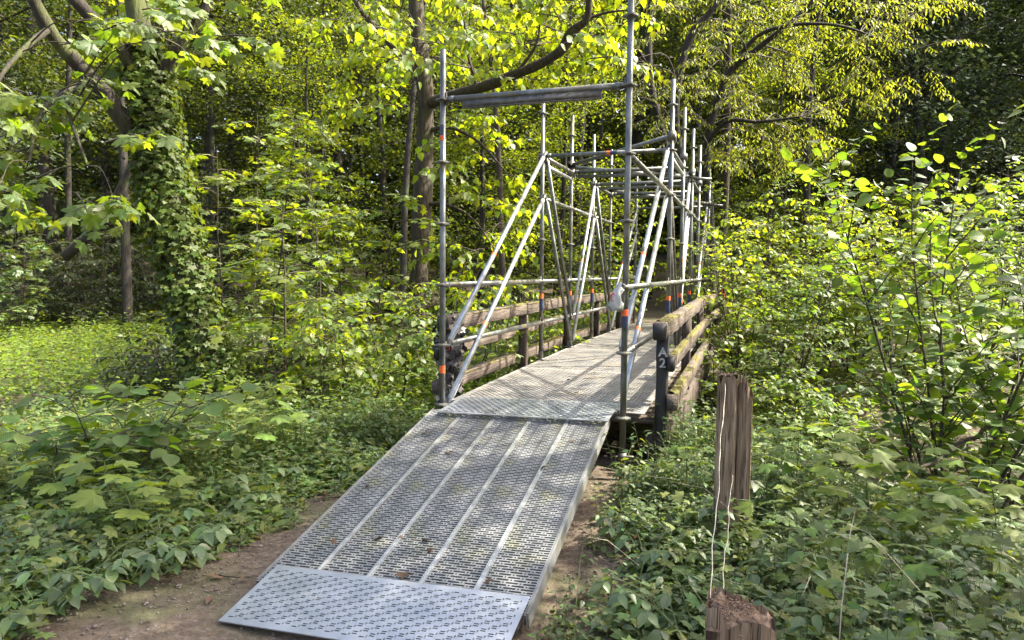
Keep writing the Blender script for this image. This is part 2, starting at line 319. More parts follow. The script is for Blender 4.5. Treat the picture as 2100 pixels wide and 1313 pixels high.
def leaf_geo(tm, pos, d, n, s):
    V, T = tm; x, d, z = frames(d, n); s = np.asarray(s)[:, None, None]
    W_ = pos[:, None]+s*(V[None, :, 0:1]*x[:, None]+V[None, :, 1:2]*d[:, None]+V[None, :, 2:3]*z[:, None])
    k = len(V); TT = (T[None]+(np.arange(len(pos))*k)[:, None, None]).reshape(-1, 3)
    return W_.reshape(-1, 3), TT, np.tile(V[:, :2], (len(pos), 1))
leaf_mesh = {}
def emit_leaves(root, tm, key, L, mat, n_single=0, bulk='foliage', leaf_name='leaf'):
    """the leaves that show largest become objects of their own, the rest one part"""
    pos, d, n, s = L
    if len(pos) == 0: return
    sel = np.zeros(len(pos), bool)
    if n_single:
        q = proj(pos); size = s/np.maximum(q[:, 2], .3)
        ok = (q[:, 0] > 0) & (q[:, 0] < 2100) & (q[:, 1] > 0) & (q[:, 1] < 1313) & (q[:, 2] > .5)
        size = np.where(ok, size, 0); idx = np.argsort(-size)[:n_single]; sel[idx[size[idx] > 0]] = True
    if (~sel).any():
        V, T, U = leaf_geo(tm, pos[~sel], d[~sel], n[~sel], s[~sel])
        o = part(bulk, V, T, mat, root, U); o['kind'] = 'stuff'
    if sel.any():
        me = leaf_mesh.get(key)
        if me is None:
            me = make_mesh(leaf_name, tm[0], tm[1], tm[0][:, :2].copy()); me.materials.append(mat); leaf_mesh[key] = me
        base = np.array(root.location); x, y, z = frames(d[sel], n[sel])
        for p_, a, b, c, k in zip(pos[sel]-base, x, y, z, s[sel]):
            o = bpy.data.objects.new(leaf_name, me); COL.objects.link(o); o.parent = root
            o.matrix_local = Matrix([[a[i]*k, b[i]*k, c[i]*k, p_[i]] for i in range(3)]+[[0, 0, 0, 1]])
class Leaves:
    def __init__(s): s.p, s.d, s.n, s.s = [], [], [], []
    def add(s, p, d, n, z): s.p.append(p); s.d.append(d); s.n.append(n); s.s.append(z)
    def get(s):
        if not s.p: return [np.zeros((0, 3))]*3+[np.zeros(0)]
        return np.concatenate(s.p), np.concatenate(s.d), np.concatenate(s.n), np.concatenate(s.s)

def bend(p0, d0, L, n=6, grav=0., wig=.08):
    pts = [A(p0, float)]; d = unit(d0)
    for i in range(n):
        d = unit(d+A([0, 0, -grav/n])+rng.normal(0, wig, 3)); pts.append(pts[-1]+d*L/n)
    return np.array(pts)
def along(pts, u):
    u = np.clip(u, 0, 1)*(len(pts)-1); i = np.minimum(u.astype(int), len(pts)-2); f = (u-i)[:, None]
    return pts[i]*(1-f)+pts[i+1]*f, unit(pts[i+1]-pts[i])
def leaves_on(Lv, pts, size, step, droop=.25, tilt=.3, u0=.12, petiole=.35, flat_=True):
    """leaves in two rows along a twig, lying roughly level"""
    Lt = np.linalg.norm(np.diff(pts, axis=0), axis=1).sum(); k = max(2, int(Lt*(1-u0)/step)+1)
    p, t = along(pts, np.linspace(u0, 1, k)); side = np.where(np.arange(k) % 2 == 0, 1., -1.)
    side[-1] = 0
    lat = unit(np.cross(t, A([0, 0, 1.]))+1e-6)
    d = unit(t*.55+lat*side[:, None]*.9+A([0, 0, -droop])+rng.normal(0, .22, (k, 3)))
    n = unit(A([0, 0, 1.])+rng.normal(0, tilt, (k, 3)))
    s = size*rng.uniform(.65, 1.15, k)
    Lv.add(p+d*(s*petiole)[:, None]*.6, d, n, s)
def spray(Wd, Lv, pts, r0, size, step, twig=.45, ntw=5, droop=.25, tilt=.3, tw_droop=.3, k=5):
    """a branch with side twigs carrying leaves"""
    n = len(pts); Wd.add(*tube(pts, np.linspace(r0, max(r0*.25, .002), n), k))
    Lt = np.linalg.norm(np.diff(pts, axis=0), axis=1).sum()
    for j in range(ntw):
        u = .25+.7*j/max(1, ntw-1)*rng.uniform(.9, 1.05)
        p, t = along(pts, A([min(u, .97)])); p, t = p[0], t[0]
        lat = unit(np.cross(t, A([0, 0, 1.]))+1e-6)*(1 if j % 2 else -1)
        tp = bend(p, t*.7+lat+rng.normal(0, .2, 3), Lt*twig*(1.1-.6*u)*rng.uniform(.7, 1.2), 4, tw_droop, .08)
        Wd.add(*tube(tp, np.linspace(r0*.45, .0015, 5), 4)); leaves_on(Lv, tp, size, step, droop, tilt)
    leaves_on(Lv, pts, size, step, droop, tilt, .45)
def shrub(name, base, H, label, cat, group=None, stems=1, lean=.1, branches=12, blen=1.0, up=.35, size=.1, step=.07,
          tm=T_MAPLE_S, key='maple_s', mat='maple', single=60, ntw=4, r=.02, t0=.25, grav=.6, tilt=.3, droop=.25, direct=False, twig=.45, aim=None, wood='twig'):
    root = empty(name, base, label=label, cat=cat, group=group); Wd, Lv = Bag(), Leaves(); az = rng.uniform(0, 6.28)
    for s in range(stems):
        a = az+s*2.4; ld = A([math.cos(a), math.sin(a), 0])*lean*(1.5 if stems > 1 else 1)*rng.uniform(.6, 1.3)
        if aim is not None: ld = ld+A(aim)
        h = H*rng.uniform(.75, 1.0) if s else H
        st = bend(base+A([ld[0]*.1, ld[1]*.1, -.05]), A([0, 0, 1.])+ld*.6, h*(1.02+np.linalg.norm(ld)*.2), 9, -.15 if not direct else .1, .06)
        Wd.add(*tube(st, np.linspace(r, r*.2, len(st)), 6))
        if direct: leaves_on(Lv, st, size, step, droop, tilt, .35)
        for b in range(branches):
            t = t0+(1-t0)*(b+rng.uniform(0, .8))/branches
            p, d = along(st, A([t])); a2 = az+b*2.4+rng.uniform(-.4, .4)
            dr = A([math.cos(a2), math.sin(a2), up*rng.uniform(.6, 1.5)])
            bp = bend(p[0], dr, blen*(1.12-.72*t)*rng.uniform(.7, 1.2), 6, grav, .07)
            if direct:
                Wd.add(*tube(bp, np.linspace(r*.45, .002, 7), 5)); leaves_on(Lv, bp, size, step, droop, tilt)
            else: spray(Wd, Lv, bp, r*.45, size, step, twig, ntw, droop, tilt)
    V, T, U = Wd.get(); part('branches' if stems > 1 else 'stem', V, T, M[wood], root, smooth=True)
    emit_leaves(root, tm, key, Lv.get(), M[mat], single); return root

# ================================================================== SETTING
def grid_mesh(xs, ys, zf):
    X, Y = np.meshgrid(xs, ys); V = np.stack([X.ravel(), Y.ravel(), zf(X, Y).ravel()], 1); w = len(xs)
    i = (np.arange(len(ys)-1)[:, None]*w+np.arange(w-1)[None]).ravel()
    return V, np.stack([i, i+1, i+w+1, i+w], 1)
def rings(lo, hi, c, fine, n):
    """grid lines dense around c and coarse far away"""
    t = np.linspace(-1, 1, n); s = np.sign(t)*(np.abs(t)**3*.92+np.abs(t)*.08)
    return np.where(s < 0, c+s*(c-lo), c+s*(hi-c))
xs, ys = rings(-260, 260, 0, .2, 230), rings(-180, 340, 1, .2, 230)
V, Q = grid_mesh(xs, ys, hgt)
tag(link('ground', make_mesh('ground', V, Q, smooth=True), M['soil']), kind='structure')
# trodden path: foreground strip and the way beyond the bridge
def strip(name, cl, half, mat, lift=.012):
    cl = smooth_line(cl, 70); V = []; nn = 15
    for i, (x, y, w) in enumerate(cl):
        t = cl[min(i+1, len(cl)-1)]-cl[max(i-1, 0)]; t = unit(t[:2]); nrm = A([t[1], -t[0]])
        for j in range(nn):
            s = -1+2*j/(nn-1); q = A([x, y])+nrm*s*w*half*(1+.09*math.sin(i*1.1+(3 if s > 0 else 0))+.05*math.sin(i*2.7))
            V.append([q[0], q[1], float(hgt(*q))+lift*(1-abs(s)**6*1.6)])
    k = nn; i = (np.arange(len(cl)-1)[:, None]*k+np.arange(k-1)[None]).ravel()
    return tag(link(name, make_mesh(name, A(V), np.stack([i, i+1, i+k+1, i+k], 1), smooth=True), mat), kind='structure')
strip('path', [(.3, -9, 1), (.05, -6, 1), (-.1, -3, 1), (-.1, -1.2, .95), (-.05, .35, .85)], 1.28, M['path'])
strip('path_beyond_bridge', [(0, 9.2, .8), (-.1, 13, 1), (-.8, 20, 1), (-2.2, 30, 1), (-5, 42, 1.1)], 1.45, M['path'])
# stream in its channel
cl = [(-.8*t, 4.7+.6*t) for t in np.linspace(-22, 22, 40)]
V = []
for (x, y) in cl:
    for s in (-1, 1): V.append([x+.6*s*1.1, y+.8*s*1.1, -2.42])
i = np.arange(39)*2
tag(link('stream', make_mesh('stream', A(V), np.stack([i, i+1, i+3, i+2], 1)), M['water']), kind='structure')

# gravel on the bare strips: one uncountable mass
gv, gt = [], []
ico = A([[0, 0, 1], [.9, 0, .2], [.28, .85, .2], [-.72, .53, .2], [-.72, -.53, .2], [.28, -.85, .2], [0, 0, -.6]], float)
icot = A([[0, 1, 2], [0, 2, 3], [0, 3, 4], [0, 4, 5], [0, 5, 1], [6, 2, 1], [6, 3, 2], [6, 4, 3], [6, 5, 4], [6, 1, 5]])
B = Bag()
for q in range(5200):
    x, y = rng.uniform(-1.42, 1.25), rng.uniform(-3.6, .3)
    if -.72 < x < .72 and y > -2.6 and q % 9: continue
    s = rng.uniform(.003, .010)*(1.8 if q % 23 == 0 else 1); a = rng.uniform(0, 6.28); R = A([[math.cos(a), -math.sin(a), 0], [math.sin(a), math.cos(a), 0], [0, 0, .65]])
    B.add((ico*rng.uniform(.7, 1.3, (7, 1))*s)@R.T+A([x, y, float(hgt(x, y))+.012]), icot)
V, T, U = B.get(); tag(link('gravel', make_mesh('gravel', V, T), M['gravel']), 'fine loose gravel scattered over the bare path', 'gravel', kind='stuff')

# ================================================================== STEEL DECK AND RAMP
def perforated(cells, zt=0., depth=.004, extra=()):
    """flat sheet made of cells, each with its own punched hole; cells: (x0,x1,y0,y1,hx,hy) with hx=0 for plain"""
    V, Fc = [], []
    for (x0, x1, y0, y1, hx, hy) in cells:
        b = len(V); cx, cy = (x0+x1)/2, (y0+y1)/2
        if hx == 0:
            V += [(x0, y0, zt), (x1, y0, zt), (x1, y1, zt), (x0, y1, zt)]; Fc.append((b, b+1, b+2, b+3)); continue
        e = min(hx, hy)*.55
        ring = [(-hx, 0), (-hx+e, hy), (hx-e, hy), (hx, 0), (hx-e, -hy), (-hx+e, -hy)]
        V += [(x0, y0, zt), (x1, y0, zt), (x1, y1, zt), (x0, y1, zt), (x0, cy, zt), (x1, cy, zt)]
        V += [(cx+a, cy+c, zt) for a, c in ring]
        Fc += [(b+4, b+6, b+7, b+8, b+9, b+5, b+2, b+3), (b+4, b, b+1, b+5, b+9, b+10, b+11, b+6)]
        if depth:
            V += [(cx+a, cy+c, zt-depth) for a, c in ring]
            Fc += [(b+6+i, b+12+i, b+12+(i+1) % 6, b+6+(i+1) % 6) for i in range(6)]
    return V, Fc
def sheet_mesh(name, cells, mat, depth=.004, boxes=()):
    V, Fc = perforated(cells, 0, depth)
    for bx in boxes:
        v, q = box(*bx); b = len(V); V += [tuple(p_) for p_ in v]; Fc += [tuple(b+i for i in f) for f in q]
    me = bpy.data.meshes.new(name); me.from_pydata(V, [], Fc); me.materials.append(mat); me.update(); return me
def frame_from(o, x, y):
    x = unit(x); z = unit(np.cross(x, y)); y = np.cross(z, x)
    return Matrix([[x[i], y[i], z[i], o[i]] for i in range(3)]+[[0, 0, 0, 1]])
def bow(z0, z1, y): return z0

# --- ramp of five steel planks; corners measured on the ramp
TL, TR = A([-.735, -.02, -1.018]), A([.735, -.05, -.992]); BL, BR = A([-.74, -2.36, -1.505]), A([.735, -2.32, -1.462])
ramp_o = empty('steel_ramp', (BL+BR)/2-A([0, 0, .05]), label='perforated galvanised steel ramp of five long planks leading up to the bridge', cat='ramp')
RL = np.linalg.norm((TL+TR)/2-(BL+BR)/2); RW = .2945; pw = .292
rx = unit(BR-BL); ry = unit((TL+TR)/2-(BL+BR)/2)
cells = []; x = .010; nrow = int(RL/.042)
cells += [(0, x, 0, RL, 0, 0), (pw-x, pw, 0, RL, 0, 0)]
per = (pw-2*x)/3; dw = .018; sw = per-dw; rh = RL/(2*nrow)
for k in range(2*nrow):
    y0, y1 = k*rh, (k+1)*rh; xx = x
    seq = [('d', dw), ('s', sw)]*3 if k % 2 == 0 else [('s', sw/2), ('d', dw), ('s', sw), ('d', dw), ('s', sw), ('d', dw), ('s', sw/2)]
    for t_, w in seq:
        hx, hy = ((w*.46, .0064) if t_ == 's' else (.0055, .0055)); cells.append((xx, xx+w, y0, y1, hx, hy)); xx += w
plank_me = sheet_mesh('plank', cells, M['plank'], .016, [(.001, .005, .001, RL-.001, -.055, -.002), (pw-.005, pw-.001, .001, RL-.001, -.055, -.002),
                                                   (.005, .02, .001, RL-.001, -.056, -.052), (pw-.02, pw-.005, .001, RL-.001, -.056, -.052)])
rib_me = sheet_mesh('rib', [], M['galvlt'], 0, [(-.014, -.003, 0, RL, .0005, .007), (.003, .014, 0, RL, .0005, .007), (-.003, .003, 0, RL, .0004, .003)])
hook_me = None
base = A(ramp_o.location)
for i in range(5):
    o = link('plank', plank_me, parent=ramp_o); o.matrix_local = frame_from(BL-base+rx*(RW*i+.001)+A([0, 0, rng.normal(0, .0015)]), rx, ry)
    # claw at the plank's lower end
    for x0_ in (.03, pw-.075): link('end_claw', sheet_mesh('end_claw', [], M['galv'], 0, [(x0_, x0_+.045, -.05, .005, -.045, -.012)]), parent=o)
for i in range(1, 5):
    o = link('rib', rib_me, parent=ramp_o); o.matrix_local = frame_from(BL-base+rx*RW*i, rx, ry)
for s, c in ((0, BL), (5, BR)):
    o = link('edge_rail', sheet_mesh('edge_rail', [], M['plank'], 0, [(-.006, .004, .01, RL-.005, -.075, .004)]), parent=ramp_o); o.matrix_local = frame_from(c-base+rx*(.004 if s == 0 else -.002), rx, ry)

# --- loose plates at the foot and the head of the ramp
def plate(name, o0, xdir, ydir, w, l, label, pat, mat='plate', curl=0.):
    root = o0; cells = []; mg = .022
    if pat == 'T':
        px_, py_ = .0435, .0265; nx, ny = int((w-2*mg)/px_), int((l-2*mg)/py_)
        mx, my = (w-nx*px_)/2, (l-ny*py_)/2
        cells += [(0, mx, 0, l, 0, 0), (w-mx, w, 0, l, 0, 0), (mx, w-mx, 0, my, 0, 0), (mx, w-mx, l-my, l, 0, 0)]
        for j in range(ny):
            for i in range(nx):
                x0 = mx+i*px_; y0 = my+j*py_
                a = x0+px_*.68
                # long slot, and beside it alternately a short upright one or a small gap
                if (i+j) % 2 == 0:
                    cells += [(x0, a, y0, y0+py_*.5, .0136, .0036), (x0, a, y0+py_*.5, y0+py_, 0, 0), (a, x0+px_, y0, y0+py_, .0034, .0085)]
                else:
                    cells += [(x0, a, y0, y0+py_*.5, 0, 0), (x0, a, y0+py_*.5, y0+py_, .0136, .0036), (a, x0+px_, y0, y0+py_, 0, 0)]
    else:
        px_, py_ = .060, .034; nx, ny = int((w-2*mg)/px_), int((l-2*mg)/py_)
        mx, my = (w-(nx+.5)*px_)/2, (l-ny*py_)/2
        cells += [(0, mx, 0, l, 0, 0), (w-mx, w, 0, l, 0, 0), (mx, w-mx, 0, my, 0, 0), (mx, w-mx, l-my, l, 0, 0)]
        for j in range(ny):
            y0 = my+j*py_; sh = px_/2 if j % 2 else 0
            cells.append((mx, mx+px_/2, y0, y0+py_, 0, 0) if sh else (mx+nx*px_, mx+(nx+.5)*px_, y0, y0+py_, 0, 0))
            for i in range(nx): cells.append((mx+sh+i*px_, mx+sh+(i+1)*px_, y0, y0+py_, .0225, .0105))
    me = sheet_mesh(name, cells, M[mat], .012 if pat == 'O' else .008, [(0, w, -.0012, .002, -.006, -.0005), (0, w, l-.002, l+.0012, -.006, -.0005)])
    return me
wv = A([.735, -2.30, -1.432])-A([-.655, -2.335, -1.472])
pl = link('foot_plate', plate('foot_plate', None, None, None, 1.40, .46, '', 'T')); p0 = A([-.665, -2.715, -1.537])
pl.matrix_world = frame_from(p0, wv, A([0., .40, .074]))
tag(pl, 'sky-tinted galvanised plate with small slots bridging ramp foot and path', 'metal plate')
pl = link('head_plate', plate('head_plate', None, None, None, 1.40, .50, '', 'O')); p0 = A([-.715, -.20, -1.022])
pl.matrix_world = frame_from(p0, A([1.38, -.01, .036]), A([0, .5, .045]))
tag(pl, 'galvanised slotted plate lapping over the top end of the ramp', 'metal plate')
# --- deck sheets along the bridge
DZ = lambda y: -1.0+.05*math.sin(math.pi*min(max(y, 0), 10)/10)
deck = empty('walkway_deck', (0, 5, -1.05), label='row of perforated steel sheets covering the wooden footbridge deck', cat='deck')
me = plate('deck_sheet', None, None, None, 1.66, .985, '', 'O', 'deck')
for k in range(10):
    y = .20+k*.99; o = link('deck_sheet', me, parent=deck); z0, z1 = DZ(y), DZ(y+.985)
    o.matrix_local = frame_from(A([-.765+rng.normal(0, .005), y, z0+.003*(k % 2)])-A([0, 5, -1.05]), A([1, rng.normal(0, .003), 0]), A([0, .985, z1-z0]))

# ================================================================== WOODEN FOOTBRIDGE
br = empty('wooden_footbridge', (0, 5, -1.9), label='weathered timber footbridge with mossy three-bar railings beneath the scaffold', cat='bridge')
for x in (-.95, -.3, .3, .95): timber('main_beam', (x, .6, -1.36), (x, 10.2, -1.36), .18, .3, M['wooddk'], br)
for k in range(42):
    y = .70+k*.225; timber('floor_plank', (-1.0, y, -1.145+DZ(y)+1), (1.0, y, -1.145+DZ(y)+1), .19, .05, M['wood'], br, seg=3)
post_y = [.56, 2.78, 4.95, 7.1, 9.25]
def moss_on(rail, y0, y1, w, h, dens, seed, root):
    """moss cushion running along the top of a rail"""
    r2 = np.random.default_rng(seed); L = y1-y0; nx, ny = 9, max(8, int(L/.022)); xs_ = np.linspace(-w/2-.006, w/2+.006, nx); ys_ = np.linspace(0, L, ny)
    ph = r2.uniform(0, 6, 8)
    X, Y = np.meshgrid(xs_, ys_)
    m = .5+.5*np.sin(Y*2.1+ph[0])*np.cos(Y*.9+ph[1])+.25*np.sin(Y*7+ph[2]+X*20)
    hgt_ = np.clip(m-(1-dens), 0, 1)*.03+r2.normal(0, .0035, X.shape)*(m > (1-dens)); e = 1-(np.abs(X)/(w/2+.006))**4
    Z = h/2-.004+np.maximum(hgt_*e, -.004)
    Z = np.where(np.abs(X) > w/2, h/2-.012, Z)
    Vv = np.stack([X.ravel(), Y.ravel(), Z.ravel()], 1); i = (np.arange(ny-1)[:, None]*nx+np.arange(nx-1)[None]).ravel()
    o = link('moss', make_mesh('moss', Vv, np.stack([i, i+1, i+nx+1, i+nx], 1), smooth=True), M['moss'], rail); o.matrix_local = Matrix.Translation((0, y0, 0)); return o
for s in (-1, 1):
    for k, y in enumerate(post_y):
        top = -.34+DZ(y)+1
        p_ = timber('post', (s*.975, y+.05, -1.7), (s*.975, y+.05, top-.075), .095, .10, M['woodblk'] if (k == 0) else M['wooddk'], br)
        if s == 1 and k == 0: postA = p_
    for seg_, (y0, y1) in enumerate([(.46, 4.98), (4.99, 9.55)]):
        for nm, zc, xo, w, h, dens in (('top_rail', -.365, .965, .105, .135, .55), ('middle_rail', -.635, 1.052, .055, .115, .7), ('lower_rail', -.965, 1.065, .08, .125, .6)):
            yy0 = y0+(.06 if nm != 'top_rail' and seg_ == 0 else 0)
            r_ = timber(nm, (s*xo, yy0, zc+DZ(yy0)+1), (s*xo, y1, zc+DZ(y1)+1), w, h, M['wood'], br, rough=.0035)
            L = y1-yy0
            moss_on(r_, .12 if s == 1 else .4, L-.02, w, h, dens if s == 1 else dens-.05, 10*seg_+int(100*xo)+s, br)
# black painted end grain on the near rail ends
for s in (-1, 1):
    for xo, zc, w, h, y in ((.965, -.365, .105, .135, .452), (1.052, -.635, .056, .118, .514)):
        timber('painted_end', (s*xo, y, zc), (s*xo, y+.016, zc), w+.006, h+.006, M['woodblk'], br, rough=.002, seg=1, chamfer=.012)
# painted letter and number on the near right post
def lettering(txt, size, loc, parent, mat):
    cu = bpy.data.curves.new('lettering', 'FONT'); cu.body = txt; cu.size = size; cu.align_x = 'CENTER'; cu.extrude = .0008; cu.offset = .0025
    to = bpy.data.objects.new('lettering_tmp', cu); COL.objects.link(to); bpy.context.view_layer.update()
    me = bpy.data.meshes.new_from_object(to.evaluated_get(bpy.context.evaluated_depsgraph_get())); bpy.data.objects.remove(to)
    me.materials.clear(); me.materials.append(mat); o = link('lettering', me, parent=parent); return o
pm = postA.matrix_world.copy(); bpy.context.view_layer.update()
for t_, z in (('A', -.575), ('2', -.665)):
    o = lettering(t_, .105, None, br, M['white'])
    o.matrix_local = Matrix.Translation(A([.983, .548, z])-A(br.location))@Matrix.Rotation(math.radians(90), 4, 'X')
# red reflector on the near left post
V, Q = box(-1.02, -.935, .532, .548, -.63, -.53); part('reflector', V, Q, M['red'], br)
# abutment sleepers under the near end and timber blocks under the base jack
timber('abutment_sleeper', (-1.3, .62, -1.6), (1.3, .62, -1.6), .24, .2, M['wooddk'], br)

# ================================================================== SCAFFOLD
YR = [0, 2.866, 4.27, 5.70, 7.12, 9.98]; HW = .758
sc = empty('scaffold', (0, 5, -1.5), label='galvanised tube scaffold frame standing on and over the wooden footbridge', cat='scaffold')
scl = A(sc.location)
def zpole(z0, z1, r=.0242, k=14): return tube([[0, 0, z0], [0, 0, z1]], r, k, True)
a = np.arange(24)*2*math.pi/24
rr = np.where(np.arange(24) % 6 < 3, .060, .052)
ringV = np.concatenate([np.stack([rr*np.cos(a), rr*np.sin(a), np.full(24, z)], 1) for z in (-.005, .005)]+[np.stack([.024*np.cos(a), .024*np.sin(a), np.full(24, z)], 1) for z in (-.016, .016)])
ringQ = []
for i in range(24):
    j = (i+1) % 24; ringQ += [(i, j, 24+j, 24+i), (48+i, 48+j, j, i), (24+i, 24+j, 72+j, 72+i)]
ring_me = bpy.data.meshes.new('rosette'); ring_me.from_pydata(ringV.tolist(), [], ringQ); ring_me.materials.append(M['galv']); ring_me.update()
def pole_obj(name, p0, p1, mat, r=.0242):
    V, T = tube([p0, p1], r, 14, True); return part(name, V, T, mat, sc, smooth=False)
def band(parent, p0, p1, mat, r=.0252):
    V, T = tube([p0, p1], r, 14); return part('colour_band', V, T, mat, parent, off=scl)
def shade_smooth(o):
    me = o.data; me.polygons.foreach_set('use_smooth', np.ones(len(me.polygons), bool))
    return o
tops = {(-1, 0): 1.9, (1, 0): 2.9}
for r_i, y in enumerate(YR):
    for s in (-1, 1):
        x = s*HW; top = tops.get((s, r_i), 2.28); bot = (-1.5 if r_i == 0 else DZ(y)+.01)
        lean = rng.normal(0, .004)
        p = shade_smooth(pole_obj('standard', (x, y, bot), (x+lean, y, top), M['galv']))
        for z in np.arange(-1.0 if r_i == 0 else -.5, top-.05, .5):
            o = link('rosette', ring_me, parent=p); o.location = tuple(A([x, y, z])-scl)
        if r_i: 
            V, Q = box(x-.06, x+.06, y-.06, y+.06, bot-.002, bot+.008); part('base_plate', V, Q, M['galv'], p, off=scl)
            V, T = tube([[x, y, bot], [x, y, bot+.10]], .031, 12); part('base_collar', V, T, M['galv'], p, off=scl)
        else:
            V, T = tube([[x, y, -1.62], [x, y, -1.2]], .019, 12, True); part('base_jack', V, T, M['galvdk'], p, off=scl)
            V, T = tube([[x-.09, y, -1.30], [x+.09, y-.02, -1.29]], .008, 8, True); part('jack_handle', V, T, M['galvdk'], p, off=scl)
            V, T = tube([[x, y, -1.33], [x, y, -1.27]], .034, 12, True); part('jack_nut', V, T, M['galvdk'], p, off=scl)
            V, Q = box(x-.075, x+.075, y-.075, y+.075, -1.635, -1.625); part('base_plate', V, Q, M['galv'], p, off=scl)
            timber('sole_board', (x-.3, y, -1.67), (x+.3, y, -1.67), .22, .06, M['wood'], sc)
        # coloured owner's bands
        if r_i == 0 and s == 1: bl = [(-.215, -.165, 'orange'), (-.30, -.215, 'blue')]
        elif r_i == 0: bl = [(-.735, -.67, 'orange'), (1.175, 1.215, 'orange'), (1.215, 1.30, 'blue')]
        elif r_i == 1 and s == 1: bl = [(-.20, -.15, 'orange'), (-.34, -.20, 'blue')]
        elif r_i in (1, 2, 3): bl = [(-.21, -.15, 'orange'), (-.36, -.21, 'blue')]
        else: bl = []
        for z0, z1, m_ in bl: band(p, (x, y, z0), (x, y, z1), M[m_])
def member(name, p0, p1, mat='galv', r=.0242, heads=True):
    p0, p1 = A(p0, float), A(p1, float); d = unit(p1-p0); q0, q1 = p0+d*.055, p1-d*.055
    o = shade_smooth(pole_obj(name, q0, q1, M[mat], r))
    if heads:
        for q, e in ((q0, d), (q1, -d)):
            V, T = tube([q-e*.03, q+e*.015, q+e*.05], [.016, .030, .027], 8, True); part('wedge_head', V, T, M['galv'], o, off=scl)
            V, Q = box(q[0]-.006-e[0]*.025, q[0]+.006-e[0]*.025, q[1]-.006-e[1]*.025, q[1]+.006-e[1]*.025, q[2]-.04, q[2]+.06); part('wedge', V, Q, M['galvdk'], o, off=scl)
    return o
def RP(s, r_i, z): return A([s*HW, YR[r_i], z])
for s in (-1, 1):
    for r_i in range(5):
        member('ledger', RP(s, r_i, 0), RP(s, r_i+1, 0)); member('ledger', RP(s, r_i, -.5), RP(s, r_i+1, -.5))
    for r_i in ((1, 2, 3) if s == -1 else (0, 1, 2, 3)): member('ledger', RP(s, r_i, 1.0), RP(s, r_i+1, 1.0))
    for r_i in (1, 3): member('ledger', RP(s, r_i, 1.5), RP(s, r_i+1, 1.5)); 
    member('ledger', RP(s, 1, 1.4), RP(s, 2, 1.4), 'galvlt', heads=False)
    # paired diagonals forming a W along each side
    zig = [(0, 1, 1), (1, 2, 0), (2, 3, 1), (3, 4, 0), (4, 5, 1)]
    for a_, b_, rise in zig:
        for lo, hi in ((-.5, 1.5), (-1.0, 1.0)):
            lo = max(lo, -1.0 if a_ == 0 else -.88)
            z0, z1 = (lo, hi) if rise else (hi, lo)
            off = A([-s*.035, 0, 0]); q0 = RP(s, a_, z0)+off+A([0, .03, 0]); q1 = RP(s, b_, z1)+off-A([0, .05, 0])
            o = member('brace', q0, q1, 'galvlt' if rise else 'galvdk' if s == 1 else 'galv', .0242, heads=False)  # sunlit and unlit look of the braces is put into the metal colour
            d = unit(q1-q0)
            for q in (q0+d*.03, q1-d*.03):
                V, T = tube([q-d*.02, q+d*.05, q+d*.09], [.010, .017, .0245], 10, True); part('flattened_end', V, T, M['galv'], o, off=scl)
            if rise:
                f = .38 if lo == -.5 else .30; q = q0+(q1-q0)*f; band(o, q, q+d*.045, M['orange']); band(o, q+d*.045, q+d*.12, M['galv'])
# transoms, doubled beams and level bracing overhead
t0 = member('transom', RP(-1, 0, 1.5), RP(1, 0, 1.5), r=.026)
V, Q = box(-.58, .55, -.016, .016, 1.425, 1.48); part('transom_web', V, Q, M['galvdk'], t0, off=scl)
V, Q = box(-.58, .55, -.020, .020, 1.418, 1.4245); part('transom_flange', V, Q, M['galvdk'], t0, off=scl)
o = member('transom', RP(-1, 1, 1.5), RP(1, 1, 1.5)); band(o, (.02, YR[1], 1.5), (.06, YR[1], 1.5), M['orange']); band(o, (.06, YR[1], 1.5), (.14, YR[1], 1.5), M['blue'])
for r_i in (2, 3, 4, 5):
    o = member('transom', RP(-1, r_i, 1.5), RP(1, r_i, 1.5), 'galv', .027)
    if r_i < 5:
        V, T = tube([[-.66, YR[r_i], 1.435], [.66, YR[r_i], 1.435]], .024, 12, True); shade_smooth(part('lower_chord', V, T, M['galvdk'] if r_i == 2 else M['galv'], o, off=scl))
for (s0, a_, z0, s1, b_, z1) in ((-1, 2, 1.60, 1, 1, 1.66), (-1, 2, 1.57, 1, 3, 1.57), (-1, 4, 1.57, 1, 3, 1.62), (-1, 4, 1.57, 1, 5, 1.57)):
    o = member('plan_brace', RP(s0, a_, z0), RP(s1, b_, z1), heads=False)
    for q in (RP(s0, a_, z0), RP(s1, b_, z1)):
        V, Q = box(q[0]-.04, q[0]+.04, q[1]-.045, q[1]+.045, q[2]-.045, q[2]+.045); part('coupler', V, Q, M['galvdk'], o, off=scl)
for s in (-1, 1):
    for r_i in range(1, 5):
        V, Q = box(s*HW-.045, s*HW+.045, YR[r_i]-.04, YR[r_i]+.06, 1.60 if s == 1 else 1.44, 1.68 if s == 1 else 1.53)
        part('coupler', V, Q, M['galvdk'], sc)
# side outrigger stub clamps at the far right frames
for r_i in (3, 5):
    y = YR[r_i]; V, T = tube([[HW-.05, y, 1.55], [HW+.28, y, 1.52]], .024, 10, True); part('outrigger_tube', V, T, M['galv'], sc)

